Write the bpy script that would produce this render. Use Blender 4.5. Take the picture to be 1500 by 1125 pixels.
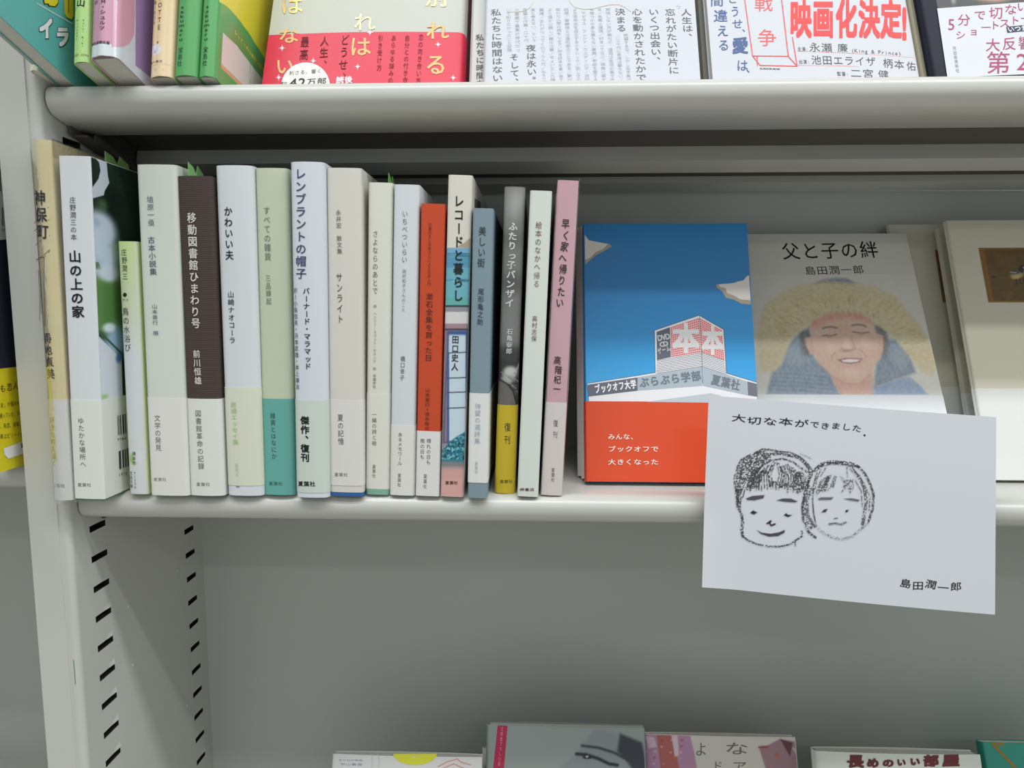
import bpy, math, random
import numpy as np
from mathutils import Matrix, Vector

# ------------------------------------------------------------------ camera, world, lights, exposure
scn = bpy.context.scene
for o in list(bpy.data.objects):
    bpy.data.objects.remove(o)
COL = scn.collection
MM = 0.001
CAMZ = 1.350                      # height of the lens over the floor, metres; all mm figures below are from the lens
FPX = 1000.0                      # focal length for a 1500 px wide picture
PITCH, YAW, ROLL = (math.radians(a) for a in (6.239, -1.968, 0.0))
cam_d = bpy.data.cameras.new('camera')
cam = bpy.data.objects.new('camera', cam_d)
COL.objects.link(cam)
cam_d.sensor_width = 36.0
cam_d.lens = 36.0 * FPX / 1500.0
cam_d.clip_start = 0.01
cam.location = (0, 0, CAMZ)
cam.rotation_euler = (math.radians(90) - PITCH, 0, -YAW)
scn.camera = cam

scn.view_settings.view_transform = 'Standard'
scn.view_settings.look = 'None'
scn.view_settings.gamma = 1.0
scn.view_settings.use_curve_mapping = False
scn.view_settings.exposure = 0.06

world = bpy.data.worlds.new('shop_ambience')
scn.world = world
world.use_nodes = True
bg = world.node_tree.nodes['Background']
bg.inputs[0].default_value = (0.95, 0.99, 1.0, 1)
bg.inputs[1].default_value = 0.45


def tube_light(name, x, y, z, length, width, power, col=(0.99, 1.0, 1.0)):
    """A fluorescent ceiling tube running along the aisle, shining down."""
    d = bpy.data.lights.new(name, 'AREA')
    d.shape = 'RECTANGLE'
    d.size, d.size_y = length, width
    d.energy = power
    d.color = col
    o = bpy.data.objects.new(name, d)
    o.location = (x, y, z)
    COL.objects.link(o)
    return o


tube_light('ceiling_tube_light', 0.55, -0.07, 2.62, 3.4, 0.10, 29)
tube_light('ceiling_tube_light', 0.55, -0.375, 2.62, 3.4, 0.06, 13)
tube_light('ceiling_tube_light', 0.5, -1.9, 2.62, 2.4, 0.10, 7)

R3 = np.array([[1, 0, 0], [0, 1, 0], [0, 0, 1]], float)


def ray(px, py):
    """Direction from the lens towards a measured point of the photograph (X right, Y into the shelf, Z up)."""
    a = (px - 750.0) / FPX
    b = (562.5 - py) / FPX
    y = math.cos(PITCH) + b * math.sin(PITCH)
    z = -math.sin(PITCH) + b * math.cos(PITCH)
    return np.array([a * math.cos(YAW) + y * math.sin(YAW), -a * math.sin(YAW) + y * math.cos(YAW), z])


def at_y(px, py, Y):
    r = ray(px, py)
    return r * Y / r[1]


def at_z(px, py, Z):
    r = ray(px, py)
    return r * Z / r[2]


# ------------------------------------------------------------------ colour and materials
def lin(c):
    c = np.asarray(c, float) / 255.0
    return np.where(c <= 0.04045, c / 12.92, ((c + 0.055) / 1.055) ** 2.4)


_mats = {}


def mat(name, rgb, rough=0.5, spec=0.4, bump=None, var=0.0, var_scale=30.0, metal=0.0, coat=0.0):
    """Procedural paper / metal: base colour with faint noise mottling, optional bump ('fibre', 'ribs', 'laid')."""
    key = (name,)
    if key in _mats:
        return _mats[key]
    m = bpy.data.materials.new(name)
    m.use_nodes = True
    nt = m.node_tree
    b = nt.nodes['Principled BSDF']
    c = lin(rgb)
    b.inputs['Roughness'].default_value = rough
    b.inputs['Specular IOR Level'].default_value = spec
    b.inputs['Metallic'].default_value = metal
    b.inputs['Coat Weight'].default_value = coat
    b.inputs['Coat Roughness'].default_value = 0.12
    tc = nt.nodes.new('ShaderNodeTexCoord')
    if var > 0:
        n = nt.nodes.new('ShaderNodeTexNoise')
        n.inputs['Scale'].default_value = var_scale
        n.inputs['Detail'].default_value = 4
        nt.links.new(tc.outputs['Object'], n.inputs['Vector'])
        r = nt.nodes.new('ShaderNodeValToRGB')
        r.color_ramp.elements[0].position = 0.3
        r.color_ramp.elements[1].position = 0.7
        r.color_ramp.elements[0].color = (*(c * (1 - var)), 1)
        r.color_ramp.elements[1].color = (*np.minimum(c * (1 + var), 1), 1)
        nt.links.new(n.outputs['Fac'], r.inputs['Fac'])
        nt.links.new(r.outputs['Color'], b.inputs['Base Color'])
    else:
        b.inputs['Base Color'].default_value = (*c, 1)
    if bump:
        if bump == 'fibre':
            t = nt.nodes.new('ShaderNodeTexNoise')
            t.inputs['Scale'].default_value = 900
            t.inputs['Detail'].default_value = 3
            out, st, dist = t.outputs['Fac'], 0.12, 0.0002
        elif bump == 'peel':
            t = nt.nodes.new('ShaderNodeTexNoise')
            t.inputs['Scale'].default_value = 260
            t.inputs['Detail'].default_value = 2
            out, st, dist = t.outputs['Fac'], 0.06, 0.0004
        else:
            t = nt.nodes.new('ShaderNodeTexWave')
            t.bands_direction = 'Z'
            t.inputs['Scale'].default_value = 300 if bump == 'ribs' else 420
            t.inputs['Distortion'].default_value = 0.6
            t.inputs['Detail'].default_value = 1
            out, st, dist = t.outputs['Fac'], (0.3 if bump == 'ribs' else 0.06), 0.0002
        nt.links.new(tc.outputs['Object'], t.inputs['Vector'])
        bp = nt.nodes.new('ShaderNodeBump')
        bp.inputs['Strength'].default_value = st
        bp.inputs['Distance'].default_value = dist
        nt.links.new(out, bp.inputs['Height'])
        nt.links.new(bp.outputs['Normal'], b.inputs['Normal'])
        if bump in ('ribs', 'laid'):
            mx = nt.nodes.new('ShaderNodeMixRGB')
            mx.blend_type = 'MULTIPLY'
            mx.inputs['Fac'].default_value = 0.35 if bump == 'ribs' else 0.05
            mx.inputs['Color1'].default_value = (*c, 1)
            nt.links.new(out, mx.inputs['Color2'])
            nt.links.new(mx.outputs['Color'], b.inputs['Base Color'])
    _mats[key] = m
    return m


def ink(rgb, gloss=False):
    r = tuple(int(v) for v in rgb)
    return mat('ink_%d_%d_%d%s' % (*r, '_foil' if gloss else ''), r, 0.25 if gloss else 0.6, 0.6 if gloss else 0.3, metal=0.7 if gloss else 0.0)


def pages_mat():
    if 'pages' in _mats:
        return _mats['pages']
    m = bpy.data.materials.new('page_block')
    m.use_nodes = True
    nt = m.node_tree
    b = nt.nodes['Principled BSDF']
    b.inputs['Roughness'].default_value = 0.8
    tc = nt.nodes.new('ShaderNodeTexCoord')
    w = nt.nodes.new('ShaderNodeTexWave')
    w.bands_direction = 'X'
    w.inputs['Scale'].default_value = 900
    w.inputs['Distortion'].default_value = 1.2
    w.inputs['Detail'].default_value = 2
    nt.links.new(tc.outputs['Object'], w.inputs['Vector'])
    r = nt.nodes.new('ShaderNodeValToRGB')
    r.color_ramp.elements[0].color = (*lin((184, 184, 175)), 1)
    r.color_ramp.elements[1].color = (*lin((212, 211, 202)), 1)
    nt.links.new(w.outputs['Fac'], r.inputs['Fac'])
    nt.links.new(r.outputs['Color'], b.inputs['Base Color'])
    _mats['pages'] = m
    return m


def art_mat(name='printed_art', rough=0.4, coat=0.0):
    k = ('art', rough, coat)
    if k in _mats:
        return _mats[k]
    m = bpy.data.materials.new(name)
    m.use_nodes = True
    nt = m.node_tree
    b = nt.nodes['Principled BSDF']
    b.inputs['Roughness'].default_value = rough
    b.inputs['Specular IOR Level'].default_value = 0.4
    b.inputs['Coat Weight'].default_value = coat
    b.inputs['Coat Roughness'].default_value = 0.1
    a = nt.nodes.new('ShaderNodeVertexColor')
    a.layer_name = 'Col'
    nt.links.new(a.outputs['Color'], b.inputs['Base Color'])
    _mats[k] = m
    return m


def wrap_mat():
    if 'wrap' in _mats:
        return _mats['wrap']
    m = bpy.data.materials.new('clear_plastic_wrap')
    m.use_nodes = True
    nt = m.node_tree
    nt.nodes.remove(nt.nodes['Principled BSDF'])
    out = nt.nodes['Material Output']
    tr = nt.nodes.new('ShaderNodeBsdfTransparent')
    gl = nt.nodes.new('ShaderNodeBsdfGlossy')
    gl.inputs['Roughness'].default_value = 0.2
    fr = nt.nodes.new('ShaderNodeFresnel')
    fr.inputs['IOR'].default_value = 1.45
    mx = nt.nodes.new('ShaderNodeMixShader')
    tc = nt.nodes.new('ShaderNodeTexCoord')
    mp = nt.nodes.new('ShaderNodeMapping')
    mp.inputs['Scale'].default_value = (60, 60, 25)
    mp.inputs['Rotation'].default_value = (0.3, 0.5, 0.2)
    n = nt.nodes.new('ShaderNodeTexNoise')
    n.inputs['Scale'].default_value = 2.2
    n.inputs['Detail'].default_value = 3
    n.inputs['Distortion'].default_value = 1.5
    bp = nt.nodes.new('ShaderNodeBump')
    bp.inputs['Strength'].default_value = 0.5
    bp.inputs['Distance'].default_value = 0.0012
    nt.links.new(tc.outputs['Object'], mp.inputs['Vector'])
    nt.links.new(mp.outputs['Vector'], n.inputs['Vector'])
    nt.links.new(n.outputs['Fac'], bp.inputs['Height'])
    nt.links.new(bp.outputs['Normal'], gl.inputs['Normal'])
    nt.links.new(bp.outputs['Normal'], fr.inputs['Normal'])
    ml = nt.nodes.new('ShaderNodeMath')
    ml.operation = 'MULTIPLY'
    ml.inputs[1].default_value = 0.45
    ml.use_clamp = True
    nt.links.new(fr.outputs[0], ml.inputs[0])
    nt.links.new(ml.outputs[0], mx.inputs[0])
    nt.links.new(tr.outputs[0], mx.inputs[1])
    nt.links.new(gl.outputs[0], mx.inputs[2])
    nt.links.new(mx.outputs[0], out.inputs['Surface'])
    _mats['wrap'] = m
    return m


# ------------------------------------------------------------------ object helpers
def tag(o, label=None, cat=None, group=None, kind=None):
    if label:
        o['label'] = label
    if cat:
        o['category'] = cat
    if group:
        o['group'] = group
    if kind:
        o['kind'] = kind
    return o


def mesh_obj(name, verts, faces, material, parent=None, smooth=False, smooth_faces=None):
    me = bpy.data.meshes.new(name)
    v = np.asarray(verts, float) * MM
    me.from_pydata(v.tolist(), [], faces)
    if material:
        me.materials.append(material)
    if smooth:
        me.polygons.foreach_set('use_smooth', [True] * len(me.polygons))
    elif smooth_faces is not None:
        fl = [False] * len(me.polygons)
        for i in smooth_faces:
            fl[i] = True
        me.polygons.foreach_set('use_smooth', fl)
    me.update()
    o = bpy.data.objects.new(name, me)
    COL.objects.link(o)
    if parent is not None:
        o.parent = parent
    return o


def frame(pos, rot):
    """4x4 from position (mm from lens) and a 3x3 rotation whose columns are local x, y, z."""
    M = np.eye(4)
    M[:3, :3] = rot
    M[:3, 3] = pos
    return M


def empty(name, M):
    o = bpy.data.objects.new(name, None)
    o.empty_display_size = 0.01
    COL.objects.link(o)
    W = Matrix(M.tolist())
    W.translation = Vector((M[0, 3] * MM, M[1, 3] * MM, M[2, 3] * MM + CAMZ))
    o.matrix_world = W
    return o


def world_mesh(name, verts, faces, material, parent=None, **k):
    """mesh given in mm from the lens, placed as its own object"""
    o = mesh_obj(name, verts, faces, material, parent, **k)
    if parent is None:
        o.location = (0, 0, CAMZ)
    return o


def box(x0, x1, y0, y1, z0, z1):
    v = [(x0, y0, z0), (x1, y0, z0), (x1, y1, z0), (x0, y1, z0), (x0, y0, z1), (x1, y0, z1), (x1, y1, z1), (x0, y1, z1)]
    f = [(0, 3, 2, 1), (4, 5, 6, 7), (0, 1, 5, 4), (1, 2, 6, 5), (2, 3, 7, 6), (3, 0, 4, 7)]
    return v, f


def join(parts):
    V, F = [], []
    for v, f in parts:
        o = len(V)
        V += list(v)
        F += [tuple(i + o for i in q) for q in f]
    return V, F


def rx(a):
    c, s = math.cos(a), math.sin(a)
    return np.array([[1, 0, 0], [0, c, -s], [0, s, c]])


def ry(a):
    c, s = math.cos(a), math.sin(a)
    return np.array([[c, 0, s], [0, 1, 0], [-s, 0, c]])


def rz(a):
    c, s = math.cos(a), math.sin(a)
    return np.array([[c, -s, 0], [s, c, 0], [0, 0, 1]])


# ------------------------------------------------------------------ glyphs
_font_cache = {}


def glyph(ch, bold=0.0):
    """outline of one character, as 2-D vertices normalised to a unit em box centred on 0, and faces"""
    k = (ch, bold)
    if k in _font_cache:
        return _font_cache[k]
    cu = bpy.data.curves.new('g', 'FONT')
    cu.body = ch
    cu.size = 1.0
    cu.resolution_u = 2
    cu.offset = bold
    cu.fill_mode = 'BOTH'
    ob = bpy.data.objects.new('g', cu)
    me = bpy.data.meshes.new_from_object(ob)
    n = len(me.vertices)
    co = np.zeros(n * 3)
    me.vertices.foreach_get('co', co)
    v = co.reshape(-1, 3)[:, :2].copy()
    f = [tuple(p.vertices) for p in me.polygons]
    bpy.data.objects.remove(ob)
    bpy.data.curves.remove(cu)
    bpy.data.meshes.remove(me)
    _font_cache[k] = (v, f)
    return v, f


_v, _ = glyph('国')
EMX0, EMX1, EMY0, EMY1 = _v[:, 0].min(), _v[:, 0].max(), _v[:, 1].min(), _v[:, 1].max()
_em = max(EMX1 - EMX0, EMY1 - EMY0) / 0.84
_cx, _cy = (EMX0 + EMX1) / 2, (EMY0 + EMY1) / 2


def glyph_n(ch, bold=0.0):
    v, f = glyph(ch, bold)
    if len(v) == 0:
        return v, f
    if ord(ch) > 0x2000 and ch not in '・':
        return (v - [_cx, _cy]) / _em, f
    c = (v[:, 0].min() + v[:, 0].max()) / 2
    return (v - [c, _cy]) / _em, f


VROT = set('ー—（）()~〜')


class Surf:
    """A printed surface of a thing. Coordinates a (to the reader's right) and b (up), in mm of the thing."""

    def __init__(self, owner, M, loc, plane_pt, plane_n, ab):
        self.owner, self.M, self.loc, self.ab = owner, M, loc, ab
        self.Mi = np.linalg.inv(M)
        self.amin, self.clampb = -1e9, False
        self.p, self.n = np.array(plane_pt, float), np.array(plane_n, float)

    def uv(self, px, py):
        r = self.Mi[:3, :3] @ ray(px, py)
        o = self.Mi[:3, 3]
        t = ((self.p - o) @ self.n) / (r @ self.n)
        return np.array(self.ab(o + r * t))

    def put(self, name, ab, faces, material, lift=0.12, label=None, smooth=False):
        lf = lift if isinstance(lift, list) else [lift] * len(ab)
        v = [self.loc(a, b, l) for (a, b), l in zip(ab, lf)]
        o = mesh_obj(name, v, faces, material, self.owner, smooth=smooth)
        if label:
            o['label'] = label
        return o


class TextJob:
    """collects glyphs for one printed line (or block) and makes one part of them"""

    def __init__(self, s):
        self.s, self.v, self.f, self.l = s, [], [], []

    def add(self, ch, c, ex, ey, bold=0.0, rot=False):
        gv, gf = glyph_n(ch)
        if len(gv) == 0:
            return
        if not bold:
            offs = ((0, 0),)
        elif bold > 0.026:
            offs = [(i * bold, j * bold) for i in (-1, 0, 1) for j in (-1, 0, 1)]
        else:
            offs = ((bold, bold), (-bold, bold), (bold, -bold), (-bold, -bold))
        for q, (sx, sy) in enumerate(offs):
            o = len(self.v)
            self.l += [0.004 * q] * len(gv)
            p = c + (gv[:, :1] + sx) * ex + (gv[:, 1:] + sy) * ey
            self.v += p.tolist()
            self.f += [tuple(i + o for i in q) for q in gf]

    def vert(self, text, p0, p1, w, bold=0.0, k=0.96, jit=0.0):
        a, b = self.s.uv(*p0), self.s.uv(*p1)
        d = b - a
        L = np.linalg.norm(d)
        n = len(text)
        u = d / L
        cell = L / n
        scale = L / math.hypot(p1[0] - p0[0], p1[1] - p0[1])
        ey = -u * cell * k
        ex = np.array([-u[1], u[0]]) * w * self._wscale(p0, w)
        for i, ch in enumerate(text):
            if ch == ' ':
                continue
            c = a + d * (i + 0.5) / n
            X, Y = ex, ey
            if jit:
                t = random.uniform(-jit, jit)
                X = ex * math.cos(t) + np.array([-ex[1], ex[0]]) * math.sin(t)
                Y = ey * math.cos(t) + np.array([-ey[1], ey[0]]) * math.sin(t)
                c = c + ex * random.uniform(-jit, jit)
            if ch in '、。':
                c = c + X * 0.5 + Y * 0.5
            if ch in 'ッュョャっゅょゃ':
                c = c + X * 0.06
            if ch in VROT:
                # rotate a quarter turn: glyph x runs down the column
                self.add(ch, c, -Y, X, bold)
            else:
                self.add(ch, c, X, Y, bold)

    def _wscale(self, p, w):
        a, b = self.s.uv(*p), self.s.uv(p[0] + 4, p[1])
        return np.linalg.norm(b - a) / 4.0

    def hor(self, text, p0, p1, h, bold=0.0, k=0.98, jit=0.0, sq=1.0):
        a, b = self.s.uv(*p0), self.s.uv(*p1)
        d = b - a
        n = len(text)
        u = d / np.linalg.norm(d)
        hv = self.s.uv(p0[0], p0[1] - 4) - a
        hs = np.linalg.norm(hv) / 4.0
        ex = d / n * k
        ey = np.array([-u[1], u[0]]) * h * hs
        wide = sum(1.0 if ord(c) > 0x2000 else 0.55 for c in text)
        ex = d / wide * k
        t = 0.0
        for ch in text:
            cw = 1.0 if ord(ch) > 0x2000 else 0.55
            c = a + d * (t + cw / 2) / wide
            t += cw
            if ch == ' ':
                continue
            X, Y = ex * sq, ey
            if jit:
                q = random.uniform(-jit, jit)
                X = ex * math.cos(q) + np.array([-ex[1], ex[0]]) * math.sin(q)
                Y = ey * math.cos(q) + np.array([-ey[1], ey[0]]) * math.sin(q)
                c = c + ey * random.uniform(-jit, jit)
            self.add(ch, c, X, Y, bold)

    def at(self, ch, p, w, h, bold=0.0, up=None, right=None):
        """one character centred on a measured point; w, h in px; up/right: other points fixing its directions"""
        c = self.s.uv(*p)
        r = self.s.uv(*(right or (p[0] + 4, p[1]))) - c
        if right is None:
            r = r / 4.0
        else:
            r = r / math.hypot(right[0] - p[0], right[1] - p[1])
        q = self.s.uv(*(up or (p[0], p[1] - 4))) - c
        q = q / (4.0 if up is None else math.hypot(up[0] - p[0], up[1] - p[1]))
        self.add(ch, c, r * w, q * h, bold)

    def done(self, name, rgb, lift=0.10, foil=False, label=None):
        if not self.v:
            return None
        return self.s.put(name, self.v, self.f, ink(rgb, foil), [lift + q for q in self.l], label)


def text(s, name, items, rgb, lift=0.22, foil=False, label=None):
    """items: ('v', text, p0, p1, width, bold) / ('h', ...) / ('c', char, p, w, h, bold)"""
    t = TextJob(s)
    for it in items:
        if it[0] == 'v':
            t.vert(it[1], it[2], it[3], it[4], it[5] if len(it) > 5 else 0.0, jit=it[6] if len(it) > 6 else 0.0)
        elif it[0] == 'h':
            t.hor(it[1], it[2], it[3], it[4], it[5] if len(it) > 5 else 0.0, jit=it[6] if len(it) > 6 else 0.0, sq=it[7] if len(it) > 7 else 1.0)
        else:
            t.at(it[1], it[2], it[3], it[4], it[5] if len(it) > 5 else 0.0)
    return t.done(name, rgb, lift, foil, label)


def patch(s, name, pts, rgb, lift=0.1, px=True, sub=1, label=None, material=None):
    """flat printed polygon given by measured points; quads can be subdivided to follow a curved cover"""
    P = [s.uv(*p) if px else np.array(p, float) for p in pts]
    P = [np.array([max(p[0], s.amin), max(p[1], 0.2)]) for p in P] if s.amin > -1e8 or s.clampb else P
    if len(P) == 4 and sub > 1:
        V, F = [], []
        for j in range(sub + 1):
            for i in range(sub + 1):
                u, v = i / sub, j / sub
                V.append((P[0] * (1 - u) + P[1] * u) * (1 - v) + (P[3] * (1 - u) + P[2] * u) * v)
        for j in range(sub):
            for i in range(sub):
                k = j * (sub + 1) + i
                F.append((k, k + 1, k + sub + 2, k + sub + 1))
        return s.put(name, V, F, material or ink(rgb), lift, label)
    return s.put(name, P, [tuple(range(len(P)))], material or ink(rgb), lift, label)


def lines(s, name, polys, rgb, width, lift=0.13, label=None):
    """thin printed lines; polys in measured points, width in mm"""
    V, F = [], []
    for pl in polys:
        P = [s.uv(*p) for p in pl]
        for a, b in zip(P[:-1], P[1:]):
            d = b - a
            L = np.linalg.norm(d)
            if L < 1e-6:
                continue
            n = np.array([-d[1], d[0]]) / L * width / 2
            e = d / L * width * 0.3
            o = len(V)
            V += [a - n - e, b - n + e, b + n + e, a + n - e]
            F.append((o, o + 1, o + 2, o + 3))
    return s.put(name, V, F, ink(rgb), lift, label)


# ------------------------------------------------------------------ painted art on a vertex grid
class Art:
    def __init__(self, s, a0, a1, b0, b1, res, base):
        self.s = s
        self.nx, self.ny = max(2, int(round((a1 - a0) / res)) + 1), max(2, int(round((b1 - b0) / res)) + 1)
        self.A, self.B = np.meshgrid(np.linspace(a0, a1, self.nx), np.linspace(b0, b1, self.ny))
        self.c = np.zeros((self.ny, self.nx, 3)) + np.array(base, float)
        self.rng = np.random.default_rng(5)
        self.mpp = None

    @classmethod
    def from_px(cls, s, p0, p1, res, base):
        q0, q1 = s.uv(*p0), s.uv(*p1)
        r = cls(s, min(q0[0], q1[0]), max(q0[0], q1[0]), min(q0[1], q1[1]), max(q0[1], q1[1]), res, base)
        return r

    def sc(self, p):
        a = self.s.uv(*p)
        return np.linalg.norm(self.s.uv(p[0], p[1] + 3) - a) / 3.0

    def sca(self, p):
        return abs(self.s.uv(p[0] + 3, p[1])[0] - self.s.uv(*p)[0]) / 3.0

    def noise(self, fa, fb, seed=0):
        g = np.random.default_rng(seed).random((64, 64))
        x, y = (self.A * fa) % 63, (self.B * fb) % 63
        i, j = x.astype(int), y.astype(int)
        u, v = x - i, y - j
        u, v = u * u * (3 - 2 * u), v * v * (3 - 2 * v)
        i2, j2 = (i + 1) % 64, (j + 1) % 64
        return (g[j, i] * (1 - u) + g[j, i2] * u) * (1 - v) + (g[j2, i] * (1 - u) + g[j2, i2] * u) * v

    def mixin(self, m, col):
        m = np.clip(m, 0, 1)[..., None]
        self.c = self.c * (1 - m) + np.array(col, float) * m

    def seg(self, pts):
        P = [self.s.uv(*p) for p in pts]
        d = np.full(self.A.shape, 1e9)
        for a, b in zip(P[:-1], P[1:]):
            e = b - a
            L2 = e @ e + 1e-12
            t = np.clip(((self.A - a[0]) * e[0] + (self.B - a[1]) * e[1]) / L2, 0, 1)
            d = np.minimum(d, np.hypot(self.A - a[0] - t * e[0], self.B - a[1] - t * e[1]))
        return d

    def line(self, pts, col, w=1.5, soft=0.8, al=1.0, brk=0.0, nf=3.0, seed=1):
        k = self.sc(pts[0])
        m = 1 - np.clip((self.seg(pts) - (w / 2 - soft / 2) * k) / (soft * k + 1e-9), 0, 1)
        if brk:
            m = m * np.clip((self.noise(nf, nf, seed) - brk) * 6 + 0.5, 0, 1)
        self.mixin(m * al, col)

    def poly(self, pts, col, soft=1.0, al=1.0, mod=None):
        P = np.array([self.s.uv(*p) for p in pts])
        k = self.sc(pts[0])
        ins = np.zeros(self.A.shape, bool)
        n = len(P)
        for i in range(n):
            x1, y1 = P[i]
            x2, y2 = P[(i + 1) % n]
            if y1 == y2:
                continue
            c = ((self.B > y1) != (self.B > y2)) & (self.A < (x2 - x1) * (self.B - y1) / (y2 - y1) + x1)
            ins ^= c
        d = self.seg(list(pts) + [pts[0]])
        sd = np.where(ins, d, -d)
        m = np.clip(sd / (soft * k) + 0.5, 0, 1) * al
        if mod is not None:
            m = m * mod
        self.mixin(m, col)

    def blob(self, p, rx_, ry_, col, soft=0.5, al=1.0, ang=0.0, mod=None):
        c = self.s.uv(*p)
        k = self.sc(p)
        x, y = (self.A - c[0]) / self.sca(p), (self.B - c[1]) / k
        ca, sa = math.cos(ang), math.sin(ang)
        r = np.sqrt(((x * ca + y * sa) / rx_) ** 2 + ((-x * sa + y * ca) / ry_) ** 2)
        m = 1 - np.clip((r - (1 - soft)) / (soft + 1e-9), 0, 1)
        m = m * m * (3 - 2 * m)
        if mod is not None:
            m = m * mod
        self.mixin(m * al, col)

    def done(self, name, lift=0.1, rough=0.45, coat=0.0, label=None, cut=None):
        V = np.array([self.s.loc(a, b, lift) for a, b in zip(self.A.ravel(), self.B.ravel())]) * MM
        nx, ny = self.nx, self.ny
        i = (np.arange(ny - 1)[:, None] * nx + np.arange(nx - 1)[None]).ravel()
        F = np.stack([i, i + 1, i + nx + 1, i + nx], 1)
        if cut is not None:
            keep = cut.ravel()[F].any(1)
            F = F[keep]
            used = np.unique(F)
            mp = np.zeros(len(V), int)
            mp[used] = np.arange(len(used))
            V, F = V[used], mp[F]
            cc = self.c.reshape(-1, 3)[used]
        else:
            cc = self.c.reshape(-1, 3)
        me = bpy.data.meshes.new(name)
        me.vertices.add(len(V))
        me.vertices.foreach_set('co', V.ravel())
        me.loops.add(F.size)
        me.loops.foreach_set('vertex_index', F.ravel().astype(np.int32))
        me.polygons.add(len(F))
        me.polygons.foreach_set('loop_start', np.arange(len(F), dtype=np.int32) * 4)
        me.polygons.foreach_set('use_smooth', [True] * len(F))
        me.update(calc_edges=True)
        at = me.color_attributes.new('Col', 'FLOAT_COLOR', 'POINT')
        rgba = np.ones((len(cc), 4))
        rgba[:, :3] = lin(np.clip(cc, 0, 255))
        at.data.foreach_set('color', rgba.ravel())
        me.materials.append(art_mat(rough=rough, coat=coat))
        o = bpy.data.objects.new(name, me)
        COL.objects.link(o)
        o.parent = self.s.owner
        if label:
            o['label'] = label
        return o


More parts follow.
